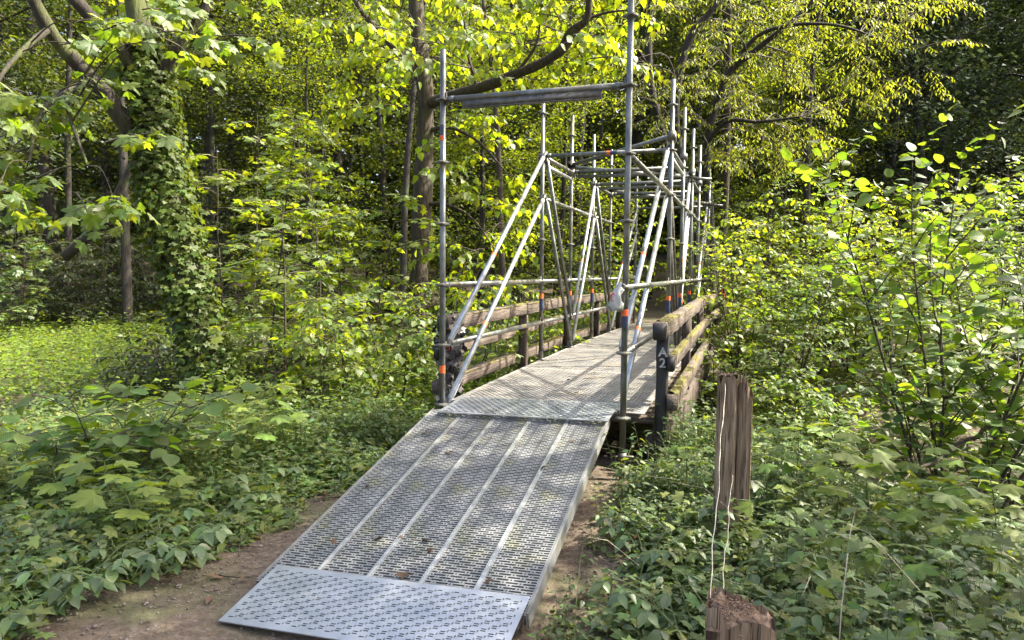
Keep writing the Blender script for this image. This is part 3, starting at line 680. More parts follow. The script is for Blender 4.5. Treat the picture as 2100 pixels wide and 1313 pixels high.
# plastic bag tied on the right front standard
bagr = np.random.default_rng(5); nb = 14; V = []; bc = A([.735, -.06, -.02])
prof = [(.012, .06), (.018, .03), (.036, .0), (.046, -.04), (.044, -.075), (.054, -.11), (.047, -.145), (.012, -.15)]
for j, (r, z) in enumerate(prof):
    for i in range(nb):
        an = i*2*math.pi/nb; k = 1+bagr.normal(0, .26)
        V.append(bc+A([-.035*min(1, j/3)+r*k*math.cos(an), -.01+r*.75*k*math.sin(an), z+bagr.normal(0, .007)]))
V = A(V); T = []
for j in range(len(prof)-1):
    for i in range(nb):
        q0, q1 = j*nb+i, j*nb+(i+1) % nb; T += [(q0, q0+nb, q1+nb), (q0, q1+nb, q1)]
o = empty('plastic_bag', bc-A([0, 0, .16]), label='crumpled white plastic bag tied to the right front scaffold upright', cat='plastic bag')
part('bag_film', V, A(T), M['bag'], o, smooth=False)
ang = np.linspace(.6, 5.2, 13); pr = [bc+A([-.05+.016*math.cos(q), -.047-.004*math.sin(3*q), -.05+.03*math.sin(q)]) for q in ang]
V, T = tube(pr, .004, 5); part('printed_ring', V, T, M['red'], o)
V, T = tube([bc+A([.0235*math.cos(q)+.02, .055+.03*math.sin(q), .04+.01*math.sin(2*q)]) for q in np.linspace(0, 6.3, 14)], .006, 5); part('tied_handles', V, T, M['bag'], o)

# red and white warning tape and its stake at the far left end
stk = empty('tape_stake', (-.93, 9.3, -1.1), label='thin wooden stake with fluttering red and white warning tape at the far end', cat='stake')
V, T = tube([[-.93, 9.3, -1.2], [-.92, 9.3, -.2]], .018, 6, True); part('stake', V, T, M['wood'], stk)
for k in range(7):
    q = np.linspace(0, 1, 5); z = -.28-.09*k; V = []
    for u in q: 
        V += [[-.91+.06*k*.3+.05*u+.02*math.sin(5*u+k), 9.26-.02*u+.02*math.cos(3*k+4*u), z-.09*u], [-.91+.06*k*.3+.05*u+.09+.015*math.sin(4*u+k), 9.25, z-.09*u+.01]]
    T = [];
    for i in range(4): T += [(2*i, 2*i+1, 2*i+3), (2*i, 2*i+3, 2*i+2)]
    part('tape', A(V), A(T), M['red'] if k % 2 == 0 else M['white'], stk)
mk = empty('marker_post', (1.08, 9.9, -1.2), label='orange-topped timber marker post at the far right end of the bridge', cat='post')
timber('marker_timber', (1.08, 9.9, -1.5), (1.08, 9.9, -.42), .1, .1, M['wood'], mk)
for k in range(3):
    V, T = tube([[1.04+.035*k, 9.86, -.44], [1.05+.03*k, 9.86, -.27-.05*(k % 2)], [1.06+.02*k, 9.86, -.2]], [.02, .014, .004], 6); part('orange_ribbon', V, T, M['orange'], mk)

# ================================================================== OLD FENCE POSTS WITH TWINE
def rough_post(name, base, w, d, h, mat, root, slope=0., jag=.02, seed=0, top_mat=None):
    r2 = np.random.default_rng(seed); n = 7
    prof = []
    for i in range(n): prof.append((-w/2+w*i/(n-1), -d/2))
    for i in range(1, n): prof.append((w/2, -d/2+d*i/(n-1)))
    for i in range(1, n): prof.append((w/2-w*i/(n-1), d/2))
    for i in range(1, n-1): prof.append((-w/2, d/2-d*i/(n-1)))
    prof = A(prof); k = len(prof); zs = np.linspace(0, 1, 9); V = []
    tz = h+slope*(prof[:, 0]/w)+r2.normal(0, jag, k); dent = r2.normal(0, .0025, k)
    for z in zs:
        c = unit(prof)*(dent+r2.normal(0, .0012, k))[:, None]
        V += [[p_[0]+c_[0], p_[1]+c_[1], z*t] for p_, c_, t in zip(prof, c, tz)]
    V = A(V); i = np.arange(8)[:, None]*k; j = np.arange(k)[None]; j2 = (j+1) % k
    a0, a1, b0, b1 = (i+j).ravel(), (i+j2).ravel(), (i+k+j).ravel(), (i+k+j2).ravel()
    T = np.concatenate([np.stack([a0, a1, b1], 1), np.stack([a0, b1, b0], 1)])
    o = part(name, V+A(base), T, mat, root)
    # broken, fibrous top
    m = 11; g = np.linspace(-.5, .5, m); X, Y = np.meshgrid(g*w, g*d); Z = h+slope*X/w+r2.normal(0, jag, X.shape)*.9-jag*.6
    Z[0], Z[-1], Z[:, 0], Z[:, -1] = [np.minimum(q_, h+slope-.01) for q_ in (Z[0], Z[-1], Z[:, 0], Z[:, -1])]
    i = (np.arange(m-1)[:, None]*m+np.arange(m-1)[None]).ravel()
    part('broken_top', np.stack([X.ravel(), Y.ravel(), Z.ravel()], 1)+A(base), np.stack([i, i+1, i+m+1, i+m], 1), top_mat or mat, root)
    return o
fb = A([1.545, -1.0, -1.6])
fp = empty('fence_post', fb, label='tall old fence post of two split timbers standing among brambles', cat='fence post')
o = rough_post('front_timber', fb, .112, .10, 1.12, M['post'], fp, .02, .018, 3)
o = rough_post('back_timber', fb+A([.10, .03, 0]), .082, .11, 1.04, M['post'], fp, -.10, .05, 4)
sb = A([1.66, -2.82, -1.6])
fs = empty('fence_post_stump', sb, label='short rotten fence post stump with crumbling orange brown top', cat='fence post')
rough_post('stump_timber', sb, .22, .17, .555, M['post'], fs, -.035, .014, 6, M['rot'])
# crumbly splinters on the stump
B = Bag()
for q in range(260):
    x, y = rng.uniform(-.105, .05), rng.uniform(-.08, .075); s = rng.uniform(.0015, .005)
    B.add(ico*A([s, s, s*1.7])@np.linalg.qr(rng.normal(0, 1, (3, 3)))[0]+sb+A([x, y, .56+rng.uniform(-.012, .022)]), icot)
V, T, U = B.get(); tag(part('rotten_crumbs', V, T, M['rot'], fs), kind='stuff')
tw = empty('twine', (1.5, -1.1, -1.5), label='two pale strands of twine hanging from the tall fence post to the stump', cat='twine')
for q, (a_, b_) in enumerate(((P(1487, 787, 4.02), P(1455, 1228, 2.47)), (P(1501, 975, 4.02), P(1478, 1232, 2.47)))):
    u = np.linspace(0, 1, 40)[:, None]; pts = a_*(1-u)+b_*u
    pts[:, 2] += -.05*np.sin(math.pi*u[:, 0])+.004*np.sin(u[:, 0]*40); pts[:, 0] += .004*np.sin(u[:, 0]*14+q)+.002*np.sin(u[:, 0]*37)
    V, T = tube(pts, .0019, 6, True); part('strand', V, T, M['wire'], tw, smooth=True)

# ================================================================== GROUND COVER (uncountable: joined masses)
def in_path(x, y, pad=0.):
    wob = .10*np.sin(y*3.1+1)+.06*np.sin(y*7.3)
    a = (x > -1.36-pad+wob+.5*np.clip(y+1, 0, 1)) & (x < 1.0+pad+wob*.8+.10*np.clip(-y-1.5, 0, 2)-.3*np.clip(y+.8, 0, 1)) & (y < .25)
    b = (np.abs(x) < 1.0) & (y > -.3) & (y < 10.2)
    c = (np.abs(x+.07*np.maximum(0, y-10)**1.15) < 1.35+pad+.2*np.sin(y*1.7)) & (y >= 10.2) & (y < 45)
    return a | b | c
def herbs(name, n, area, hr, size, per, tm, mat, label, keep=None, free=False, tilt=.3, stem=True, cluster=.0, flatn=.0, cat='ground cover'):
    """n small plants over area=(x0,x1,y0,y1); hr height range; per leaf whorls"""
    x = rng.uniform(area[0], area[1], n); y = rng.uniform(area[2], area[3], n)
    m = ~in_path(x+rng.normal(0, .09, n), y) if not free else np.ones(n, bool)
    q = proj(np.stack([x, y, hgt(x, y)], 1)); m &= (q[:, 2] > .4) & (q[:, 0] > -250) & (q[:, 0] < 2350) & (q[:, 1] < 1650)
    if cluster: m &= (np.sin(x*1.9+.7*np.sin(y*1.3))+np.cos(y*2.3+x*.6)+rng.normal(0, .7, n)) > cluster
    if keep is not None: m &= keep(x, y)
    x, y = x[m], y[m]; k = len(x); z = hgt(x, y); H = rng.uniform(*hr, k)*(1+.35*np.sin(x*1.7)*np.cos(y*1.3))
    # lower towards the trodden edge
    edge = np.where(y < .3, np.minimum(np.abs(x+1.36), np.abs(x-1.2)), 9.); H *= np.clip(.35+edge*1.1, .35, 1)
    lx, ly = rng.normal(0, .18, k), rng.normal(0, .18, k); pos, d, nn, s = [], [], [], []
    for w in range(per):
        t = (w+1)/per
        for side in (0, 1):
            a = w*1.57+side*math.pi+rng.uniform(-.5, .5, k)+x*7; c, sn = np.cos(a), np.sin(a)
            sz = size*rng.uniform(.5, 1.4, k)*(1.1-.45*t)
            p_ = np.stack([x+lx*H*t, y+ly*H*t, z+H*t], 1); dd = np.stack([c, sn, -.15+.5*(t-.5)+rng.normal(0, .2, k)], 1)
            pos.append(p_+unit(dd)*(sz*.25)[:, None]); d.append(dd); s.append(sz); nn.append(unit(A([0, 0, 1.])+rng.normal(0, tilt, (k, 3))))
    V, T, U = leaf_geo(tm, np.concatenate(pos), np.concatenate(d), np.concatenate(nn), np.concatenate(s))
    o = link(name, make_mesh(name, V, T, U), M[mat]); tag(o, label, cat, kind='stuff')
    if stem:
        r = .0022; b = np.stack([x, y, z-.02], 1); t_ = np.stack([x+lx*H, y+ly*H, z+H], 1)
        e = A([[r, 0, 0], [-r*.5, r*.87, 0], [-r*.5, -r*.87, 0]]); Vs = np.concatenate([(b[:, None]+e), (t_[:, None]+e*.5)], 1).reshape(-1, 3)
        tt = A([[0, 1, 4], [0, 4, 3], [1, 2, 5], [1, 5, 4], [2, 0, 3], [2, 3, 5]]); TT = (tt[None]+(np.arange(k)*6)[:, None, None]).reshape(-1, 3)
        tag(link(name+'_stems', make_mesh('stems', Vs, TT), M['stem']), 'thin green stems of the '+label, 'stems', kind='stuff')
    return k
left = lambda x, y: x < -1.0
right = lambda x, y: x > .8
herbs('broad_leaved_bank', 800, (-5.5, -1.2, -3.8, .3), (.10, .34), .095, 3, T_MAPLE_S, 'broad', 'broad light green leaves scattered through the bank left of the ramp', left)
herbs('broad_bramble_bank', 1000, (1.1, 6.5, -3.8, 2.0), (.15, .48), .11, 3, T_MAPLE_S, 'broad', 'broad light green leaves scattered through the bank right of the ramp', right)
herbs('nettle_bank', 2300, (-6.5, -1.1, -3.8, .8), (.08, .32), .08, 4, T_OVATE, 'herb', 'dense nettles and herbs covering the bank left of the ramp', left)
herbs('creeping_cover', 3600, (-3.6, -1.15, -3.9, .5), (.03, .11), .06, 2, T_MID, 'herb', 'low creeping leaves along the left edge of the path', left, stem=False)
herbs('bramble_bank', 2500, (.95, 6.5, -3.8, 2.2), (.10, .40), .082, 4, T_OVATE, 'bramble', 'dense brambles and herbs covering the bank right of the ramp', right)
herbs('low_bramble_cover', 3400, (1.0, 4.5, -3.9, 1.5), (.03, .16), .075, 2, T_MID, 'bramble', 'low heart-shaped leaves along the right edge of the path', right, stem=False)
herbs('small_left_weeds', 3000, (-5, -1.0, -3.8, .8), (.06, .26), .045, 5, T_FAR, 'broad', 'small-leaved weeds filling the bank left of the path', left)
herbs('small_right_weeds', 3600, (.78, 5, -3.8, 1.4), (.08, .34), .047, 5, T_FAR, 'broad', 'small-leaved weeds filling the bank right of the ramp', right)
herbs('valley_herbs', 20000, (-18, -1.3, .8, 18), (.15, .5), .10, 3, T_FAR, 'herbf', 'sunlit green herbs carpeting the valley floor left of the bridge', lambda x, y: x < -1.3, stem=False)
herbs('far_bank_herbs', 13000, (1.3, 15, 1.0, 18), (.2, .65), .085, 3, T_FAR, 'herbf', 'green herbs covering the stream bank right of the bridge', lambda x, y: (x > 1.2) & (np.abs(.6*x+.8*(y-4.7)) > 1.0), stem=False)
herbs('wood_floor_herbs', 19000, (-42, 26, 3, 46), (.2, .8), .13, 3, T_FAR, 'bgl', 'herbs and low growth covering the floor of the wood behind', stem=False)
herbs('bridge_end_herbs', 900, (.80, 2.1, -.55, 1.4), (.15, .55), .07, 4, T_OVATE, 'herb', 'leafy herbs crowding the near right end of the footbridge', lambda x, y: x > .85)
herbs('left_end_herbs', 700, (-2.2, -.85, -.5, 1.3), (.15, .5), .075, 4, T_OVATE, 'herb', 'leafy herbs crowding the near left end of the footbridge', lambda x, y: x < -.85)
herbs('ramp_edge_weeds', 170, (.77, 1.1, -2.7, -.1), (.05, .26), .05, 4, T_OVATE, 'herb', 'small weeds sprouting from the soil along the right edge of the ramp', free=True, cluster=.2)
# grass blades
def blades(name, n, area, hr, label, keep):
    x = rng.uniform(area[0], area[1], n); y = rng.uniform(area[2], area[3], n); m = keep(x, y) & ~in_path(x, y, -.12); x, y = x[m], y[m]; k = len(x)
    H = rng.uniform(*hr, k); a = rng.uniform(0, 6.28, k); dx, dy = np.cos(a), np.sin(a); z = hgt(x, y); V = np.zeros((k, 7, 3)); w = .0024
    for i, t in enumerate((0, .4, .75)):
        c = np.stack([x+dx*H*.75*t**2, y+dy*H*.75*t**2, z+H*(t-.32*t**3)], 1); e = np.stack([-dy, dx, 0*x], 1)*w*(1-.4*t)
        V[:, 2*i], V[:, 2*i+1] = c-e, c+e
    V[:, 6] = np.stack([x+dx*H*.8, y+dy*H*.8, z+H*.66], 1)
    tt = A([[0, 1, 3], [0, 3, 2], [2, 3, 5], [2, 5, 4], [4, 5, 6]]); T = (tt[None]+(np.arange(k)*7)[:, None, None]).reshape(-1, 3)
    tag(link(name, make_mesh(name, V.reshape(-1, 3), T), M['grass']), label, 'grass', kind='stuff')
blades('long_grass', 300, (.9, 5, -3.4, 1.4), (.25, .75), 'long thin grass blades arching over the bramble bank', right)
blades('bank_grass', 350, (-4.5, -1.0, -3.4, 1.0), (.15, .4), 'thin grass blades among the herbs left of the ramp', left)
blades('dry_stalks', 34, (1.2, 5, -2.8, 1.4), (.45, .95), 'pale dry grass stalks rising from the bramble bank', right); bpy.data.objects['dry_stalks'].data.materials.clear(); bpy.data.objects['dry_stalks'].data.materials.append(M['dry'])
blades('bridge_end_grass', 500, (.78, 1.9, -.4, 1.6), (.2, .55), 'tufted pale grass growing against the bridge end', lambda x, y: x > .78)

# ================================================================== TREES
def tubes_part(root, name, lines, mat, k=10):
    """lines of (px, py, depth, radius) through the picture, turned into one branching trunk"""
    B = Bag()
    for ln in lines:
        q = smooth_line([list(P(a, b, c))+[r] for a, b, c, r in ln], 26); jit = rng.normal(0, .012, (26, 3))*q[:, 3:4]*3
        B.add(*tube(q[:, :3]+jit, q[:, 3]*(1+rng.normal(0, .05, 26)), k))
    V, T, U = B.get(); return part(name, V, T, mat, root, smooth=True)
def pick(lines):
    out = []
    for ln in lines:
        q = smooth_line([list(P(a, b, c))+[r] for a, b, c, r in ln], 40); out.append(q)
    return np.concatenate(out)
def crown_sprays(root, skel, targets, size, step, tm, key, mat, single, L0=.9, ntw=5, r0=.012, droop=.3, tilt=.35, bulk='foliage', reach=1., grav=.5, twig=.5):
    """from the nearest limb a thin branch runs to each target and ends in a leafy spray"""
    Wd, Lv = Bag(), Leaves()
    for tg in targets:
        dd = np.linalg.norm((skel[:, :3]-tg)*A([1, 1, 1.25]), axis=1); j = int(np.argmin(dd)); p0 = skel[j, :3]; v = tg-p0; L = np.linalg.norm(v)
        if L > L0:
            mid = p0+v*.5+A([0, 0, .12*L])+rng.normal(0, .08*L, 3); bp = smooth_line([p0, mid, tg], 8)
            Wd.add(*tube(bp, np.linspace(min(skel[j, 3]*.5, .004+.007*L), .003, 8), 5)); d = unit(bp[-1]-bp[-2])
        else: d = unit(v)
        d = unit(d*A([1, 1, .3])+rng.normal(0, .35, 3)*A([1, 1, .4])); st = tg-d*L0*.35
        spray(Wd, Lv, bend(st, d+A([0, 0, .2]), L0*rng.uniform(.8, 1.3), 6, grav, .07), r0, size, step, twig, ntw, droop, tilt)
    V, T, U = Wd.get(); part('twigs', V, T, M['twig'], root, smooth=True)['kind'] = 'stuff'
    emit_leaves(root, tm, key, Lv.get(), M[mat], single, bulk); return Lv
def px_targets(n, x0, x1, y0, y1, D0, D1, keep=None):
    o = []
    while len(o) < n:
        a, b, c = rng.uniform(x0, x1), rng.uniform(y0, y1), rng.uniform(D0, D1)
        if keep is None or keep(a, b): o.append(P(a, b, c))
    return o

# ---- ivy-clad maple on the left
g = G(440, 8.4); root = empty('ivy_clad_maple', g, label='leaning maple with mossy forked limbs and thick ivy around its trunk', cat='tree')
gy = proj(g)[1]
trunk = [(452, gy+25, 8.4, .34), (430, 760, 8.4, .25), (395, 620, 8.4, .21), (358, 480, 8.4, .185), (330, 350, 8.4, .175), (316, 240, 8.4, .16), (298, 120, 8.4, .14), (276, 0, 8.3, .12), (245, -200, 8.1, .09)]
limbs = [[(322, 325, 8.4, .12), (275, 280, 8.3, .105), (215, 195, 8.1, .095), (150, 120, 7.9, .085), (100, 60, 7.7, .075), (30, -80, 7.4, .06)],
         [(312, 200, 8.4, .11), (255, 110, 8.2, .085), (200, 50, 8.0, .075), (130, -30, 7.8, .07), (60, -140, 7.6, .05)],
         [(310, 180, 8.4, .08), (375, 85, 8.3, .06), (430, 0, 8.3, .05), (470, -120, 8.2, .04)],
         [(190, 165, 8.0, .045), (130, 190, 7.4, .03), (80, 240, 7.0, .022), (60, 330, 6.7, .012)],
         [(130, 190, 7.4, .025), (150, 260, 7.0, .018), (180, 340, 6.7, .010)],
         [(100, 60, 7.7, .04), (50, 100, 7.2, .028), (0, 160, 6.8, .018), (-40, 260, 6.5, .01)]]
tubes_part(root, 'trunk', [trunk]+limbs, M['barkm'], 12)
sk = pick([trunk[4:]]+limbs)
tg = px_targets(20, -40, 260, 130, 420, 6.0, 7.8, lambda a, b: b > 60+a*.7)+px_targets(16, -40, 520, -60, 110, 6.5, 8.6)+px_targets(6, 180, 470, 60, 160, 7.8, 8.6)
crown_sprays(root, sk, tg, .155, .085, T_MAPLE, 'maple_big', 'maple', 280, .55, 4, .009, droop=.55, tilt=.3)
iv = empty('climbing_ivy', g+A([.1, -.1, 0]), label='glossy ivy climbing the trunk of the leaning maple', cat='ivy')
q = smooth_line([list(P(a, b, c))+[r] for a, b, c, r in trunk[:8]], 80)
Lv = Leaves(); n = 6800; u = rng.uniform(.0, .93, n); i = np.minimum((u*79).astype(int), 78); ax, rad = q[i, :3], q[i, 3]
t_ = unit(q[i+1, :3]-q[i, :3]); ang = rng.uniform(0, 6.28, n); e1 = unit(np.cross(t_, A([1., 0, 0]))); e2 = np.cross(t_, e1)
outw = np.cos(ang)[:, None]*e1+np.sin(ang)[:, None]*e2; thick = np.where((u > .38) & (u < .85), .15, .07)*rng.uniform(.0, 1, n)**1.3
Lv.add(ax+outw*(rad+.015+thick)[:, None]+rng.normal(0, .02, (n, 3)), unit(A([0, 0, -1.])+outw*.45+rng.normal(0, .45, (n, 3))), unit(outw+A([0, 0, .5])+rng.normal(0, .35, (n, 3))), rng.uniform(.045, .095, n))
B = Bag()
for k in range(9):
    a = k*.7; pts = []
    for j in range(0, 74, 3):
        t1 = unit(q[j+1, :3]-q[j, :3]); f1 = unit(np.cross(t1, A([1., 0, 0]))); f2 = np.cross(t1, f1); w = a+.35*math.sin(j*.11+k)
        pts.append(q[j, :3]+(f1*math.cos(w)+f2*math.sin(w))*(q[j, 3]+.008))
    B.add(*tube(pts, .012, 5))
V, T, U = B.get(); part('stem', V, T, M['twig'], iv, smooth=True)
emit_leaves(iv, T_IVY, 'ivy', Lv.get(), M['ivy'], 300)

# ---- linden in the middle with the long limb
g = G(848, 11.6); root = empty('linden_tree', g, label='straight rough-barked linden with one long limb arching over the scaffold', cat='tree'); gy = proj(g)[1]
trunk = [(846, gy+20, 11.6, .21), (852, 700, 11.6, .165), (858, 580, 11.6, .16), (866, 420, 11.6, .155), (873, 250, 11.6, .145), (868, 150, 11.5, .135), (855, 40, 11.5, .12), (845, -160, 11.4, .11)]
limbs = [[(874, 215, 11.6, .10), (930, 195, 11.2, .085), (1000, 175, 10.8, .08), (1060, 152, 10.5, .075), (1115, 128, 10.2, .072), (1155, 100, 10.0, .068), (1180, 62, 9.9, .06), (1205, 35, 9.8, .05), (1210, -40, 9.7, .045)],
         [(1150, 100, 10.0, .04), (1170, 60, 9.9, .03), (1230, 30, 9.8, .02), (1290, 20, 9.7, .012)],
         [(868, 170, 11.5, .07), (800, 90, 11.4, .055), (740, 20, 11.3, .045), (690, -80, 11.2, .03)],
         [(1060, 150, 10.5, .03), (1100, 90, 10.4, .02), (1110, 20, 10.3, .012)],
         [(872, 270, 11.6, .045), (920, 262, 11.4, .032), (980, 290, 11.2, .022), (1035, 350, 11.0, .012)],
         [(866, 420, 11.6, .04), (915, 420, 11.4, .028), (970, 450, 11.2, .018), (1020, 520, 11.0, .01)],
         [(980, 185, 10.9, .03), (960, 110, 10.8, .025), (950, 30, 10.7, .018), (930, -40, 10.6, .01)]]
tubes_part(root, 'trunk', [trunk]+limbs, M['bark'], 12)
sk = pick([trunk[3:]]+limbs)
tg = px_targets(76, 690, 1340, -60, 130, 9.2, 12.2, lambda a, b: b < 150-.0*a)+px_targets(10, 900, 1200, 60, 190, 10, 11.5)+px_targets(30, 895, 1050, 230, 620, 10.6, 12)+px_targets(12, 700, 850, 60, 230, 11, 12.5)
crown_sprays(root, sk, tg, .125, .085, T_HEART, 'linden', 'lime', 300, .75, 5, .010, droop=.5, tilt=.45)

# ---- arching yellow-green tree behind the scaffold on the right
g = G(1450, 15.5); root = empty('arching_willow', g, label='many-stemmed yellowish willow arching to the right behind the scaffold', cat='tree'); gy = proj(g)[1]
stems = [[(1450, gy, 15.5, .14), (1440, 520, 15.5, .12), (1400, 360, 15.4, .10), (1385, 220, 15.2, .09), (1410, 90, 15, .08), (1460, 20, 14.8, .065), (1540, -80, 14.5, .05)],
         [(1460, gy, 15.5, .14), (1455, 450, 15.4, .11), (1450, 300, 15, .09), (1490, 160, 14.6, .075), (1560, 95, 14.2, .06), (1640, 30, 13.8, .04), (1700, -40, 13.5, .025)],
         [(1440, gy, 15.6, .13), (1425, 450, 15.7, .11), (1360, 280, 15.6, .09), (1330, 120, 15.5, .08), (1345, -100, 15.4, .06)],
         [(1445, 300, 15, .05), (1490, 250, 14.4, .045), (1560, 250, 14, .035), (1640, 240, 13.6, .02)],
         [(1480, 170, 14.6, .05), (1560, 70, 14, .04), (1700, 50, 13.4, .03), (1830, 90, 13, .012)]]
tubes_part(root, 'stems', stems, M['barkd'], 9)
tg = px_targets(110, 1290, 1760, -60, 250, 12.8, 16.5)+px_targets(30, 1740, 1930, -40, 170, 12.4, 14, lambda a, b: b < 190-(a-1740)*.1)+px_targets(26, 1430, 1720, 230, 330, 13.5, 16)
crown_sprays(root, pick([s[2:] for s in stems]), tg, .10, .045, T_SLIM, 'willow', 'willow', 0, .9, 6, .008, droop=.7, tilt=.5, grav=.9)

# ---- background trees: a few crowns with real limbs, then individuals of each
def forest_tree(H, cr, r, nb, leaf, per, z0=.3, flat_=.35, seed=0):
    """trunk + crown meshes about the origin"""
    global rng
    keep = rng; rng = np.random.default_rng(seed); B = Bag()
    tr = bend((0, 0, -.4), (rng.normal(0, .04), rng.normal(0, .04), 1), H, 10, 0, .03); B.add(*tube(tr, np.linspace(r, r*.15, 11), 9))
    pos = []
    for b in range(nb):
        t = z0+(1-z0)*(b+rng.uniform(0, .7))/nb; p, d = along(tr, A([t])); a = b*2.4+rng.uniform(-.4, .4)
        L = cr*(1.15-.75*((t-z0)/(1-z0))**1.5)*rng.uniform(.7, 1.15)
        bp = bend(p[0], (math.cos(a), math.sin(a), .45), L, 6, .55, .1); B.add(*tube(bp, np.linspace(r*.3*(1.2-t), .012, 7), 5))
        for c in range(max(3, int(L*1.75))):
            u = rng.uniform(.25, 1.05); q_, _ = along(bp, A([u])); ctr = q_[0]+rng.normal(0, .35, 3)*A([1, 1, .6])
            k = int(per*rng.uniform(.6, 1.3)); rad = rng.uniform(.28, .62)
            w = rng.normal(0, 1, (k, 3))*A([rad, rad, rad*flat_]); w[:, 2] -= .25*(w[:, 0]**2+w[:, 1]**2)
            pos.append(ctr+w)
    pos = np.concatenate(pos); k = len(pos)
    a = rng.uniform(0, 6.28, k); d = np.stack([np.cos(a), np.sin(a), rng.normal(-.35, .3, k)], 1); nn = unit(A([0, 0, 1.])+rng.normal(0, .45, (k, 3)))
    V, T, U = leaf_geo(T_FAR, pos, d, nn, leaf*rng.uniform(.6, 1.3, k))
    wv, wt, _ = B.get(); rng = keep
    return make_mesh('trunk', wv, wt, smooth=True), make_mesh('crown', V, T, U)
KINDS = [forest_tree(15, 3.2, .2, 32, .125, 128, .2, seed=1), forest_tree(18, 3.6, .25, 32, .13, 130, .32, seed=2), forest_tree(12, 2.6, .14, 30, .11, 124, .12, seed=3), forest_tree(20, 3.4, .3, 32, .14, 120, .45, seed=4)]
SLIM = forest_tree(17, 1.6, .12, 14, .16, 30, .5, seed=5)
def plant_tree(name, px, D, kind, sc_, mat, bark, label, group, rot=None, sink=0., tilt=0.):
    g = G(px, D) if not isinstance(px, tuple) else A([px[0], px[1], float(hgt(*px))])
    r = empty(name, g-A([0, 0, sink]), label=label, cat='tree', group=group); r.rotation_euler = (tilt*rng.normal(), tilt*rng.normal(), rng.uniform(0, 6.28) if rot is None else rot); r.scale = (sc_, sc_, sc_)
    for nm, me, mt in (('trunk', kind[0], bark), ('crown', kind[1], mat)):
        if not me.materials: me.materials.append(M[mt])
        o = link(nm, me, parent=r); o.material_slots[0].link = 'OBJECT'; o.material_slots[0].material = M[mt]
        if nm == 'crown': o['kind'] = 'stuff'
    return r
GA = ('tall green woodland tree in the dense wood behind the saplings', 'trees of the wood behind')
GB = ('tall bright yellow-green woodland tree with sun-toned leaves in the wood behind', 'sunlit trees of the wood behind')
GC = ('shade-toned dark tree with drooping layered foliage on the slope behind the right bank', 'dark trees on the right slope')
GD = ('slim bare-stemmed tree with a thin high crown deep in the wood', 'slim trees deep in the wood')
for i, (px, D, k, s) in enumerate([(-60, 17, 0, 1.0), (120, 21, 1, 1.0), (40, 27, 3, 1.0), (235, 25, 0, 1.0), (380, 22, 2, 1.15), (470, 28, 1, 1.05), (590, 24, 0, 1.0), (690, 30, 3, 1.05), (800, 22, 2, 1.1), (930, 27, 1, 1.0), (1060, 24, 0, 1.0),
                                     (1180, 30, 3, 1.0), (1290, 25, 1, .95), (1480, 24, 0, 1.0), (1600, 29, 1, 1.0), (1420, 33, 3, 1.1), (870, 36, 1, 1.2), (560, 38, 3, 1.2), (250, 38, 1, 1.2), (1100, 38, 0, 1.3)]):
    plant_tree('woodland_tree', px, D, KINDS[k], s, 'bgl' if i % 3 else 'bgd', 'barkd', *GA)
for px, D, k, s in [(640, 19, 2, .75), (980, 20, 2, .8), (1130, 19, 2, .75), (1540, 20, 2, .7), (1690, 22, 2, .7)]:
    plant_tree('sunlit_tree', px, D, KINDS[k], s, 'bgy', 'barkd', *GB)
for px, D, k, s in [(1800, 23, 0, 1.1), (1930, 21, 2, 1.3), (2060, 24, 0, 1.15), (1880, 28, 1, 1.1), (2170, 22, 2, 1.3), (1740, 29, 0, 1.15), (2000, 31, 1, 1.2)]:
    plant_tree('dark_tree', px, D, KINDS[k], s, 'conifer', 'barkd', *GC)
for px, D in [(262, 16.5), (812, 16.5), (1040, 17), (1165, 20), (1246, 22), (620, 19), (140, 19), (1480, 17), (1640, 19), (1010, 26), (440, 21), (760, 26), (1330, 27), (30, 22), (1185, 25), (1560, 25), (690, 22)]:
    plant_tree('slim_tree', px, D, SLIM, rng.uniform(.7, 1.1), 'bgl', 'bark' if px in (1040, 1480) else 'barkd', *GD, tilt=.0 if px == 262 else .04)
# trees standing right of the frame whose crowns shade the ramp and the banks
for q, (x, y, k, s) in enumerate([(5.2, 1.2, 3, .85), (6.9, -.3, 1, .66), (7.6, -2.8, 1, .7), (10.5, -.6, 1, .8)]):
    plant_tree('bank_tree', (x, y), 0, KINDS[k], s, 'bgl', 'bark', 'tall leafy tree on the right bank that shades the ramp', 'trees shading the ramp from the right bank')
# far-off wood closing the view: one mass
B = Bag(); n = 60000; a = rng.uniform(-.75, .80, n)+YAW; R = rng.uniform(36, 62, n)
x, y = CAM[0]+np.sin(a)*R, CAM[1]+np.cos(a)*R; zz = hgt(x, y)+rng.uniform(0, 1, n)**1.2*17
V, T, U = leaf_geo(T_FAR, np.stack([x, y, zz], 1), rng.normal(0, 1, (n, 3))*A([1, 1, .4])+A([0, 0, -.2]), unit(A([0, 0, 1.])+rng.normal(0, .6, (n, 3))), rng.uniform(.4, 1.15, n))
tag(link('distant_wood', make_mesh('distant_wood', V, T, U), M['bgl']), 'solid mass of dark foliage of the distant wood', 'wood', kind='stuff')

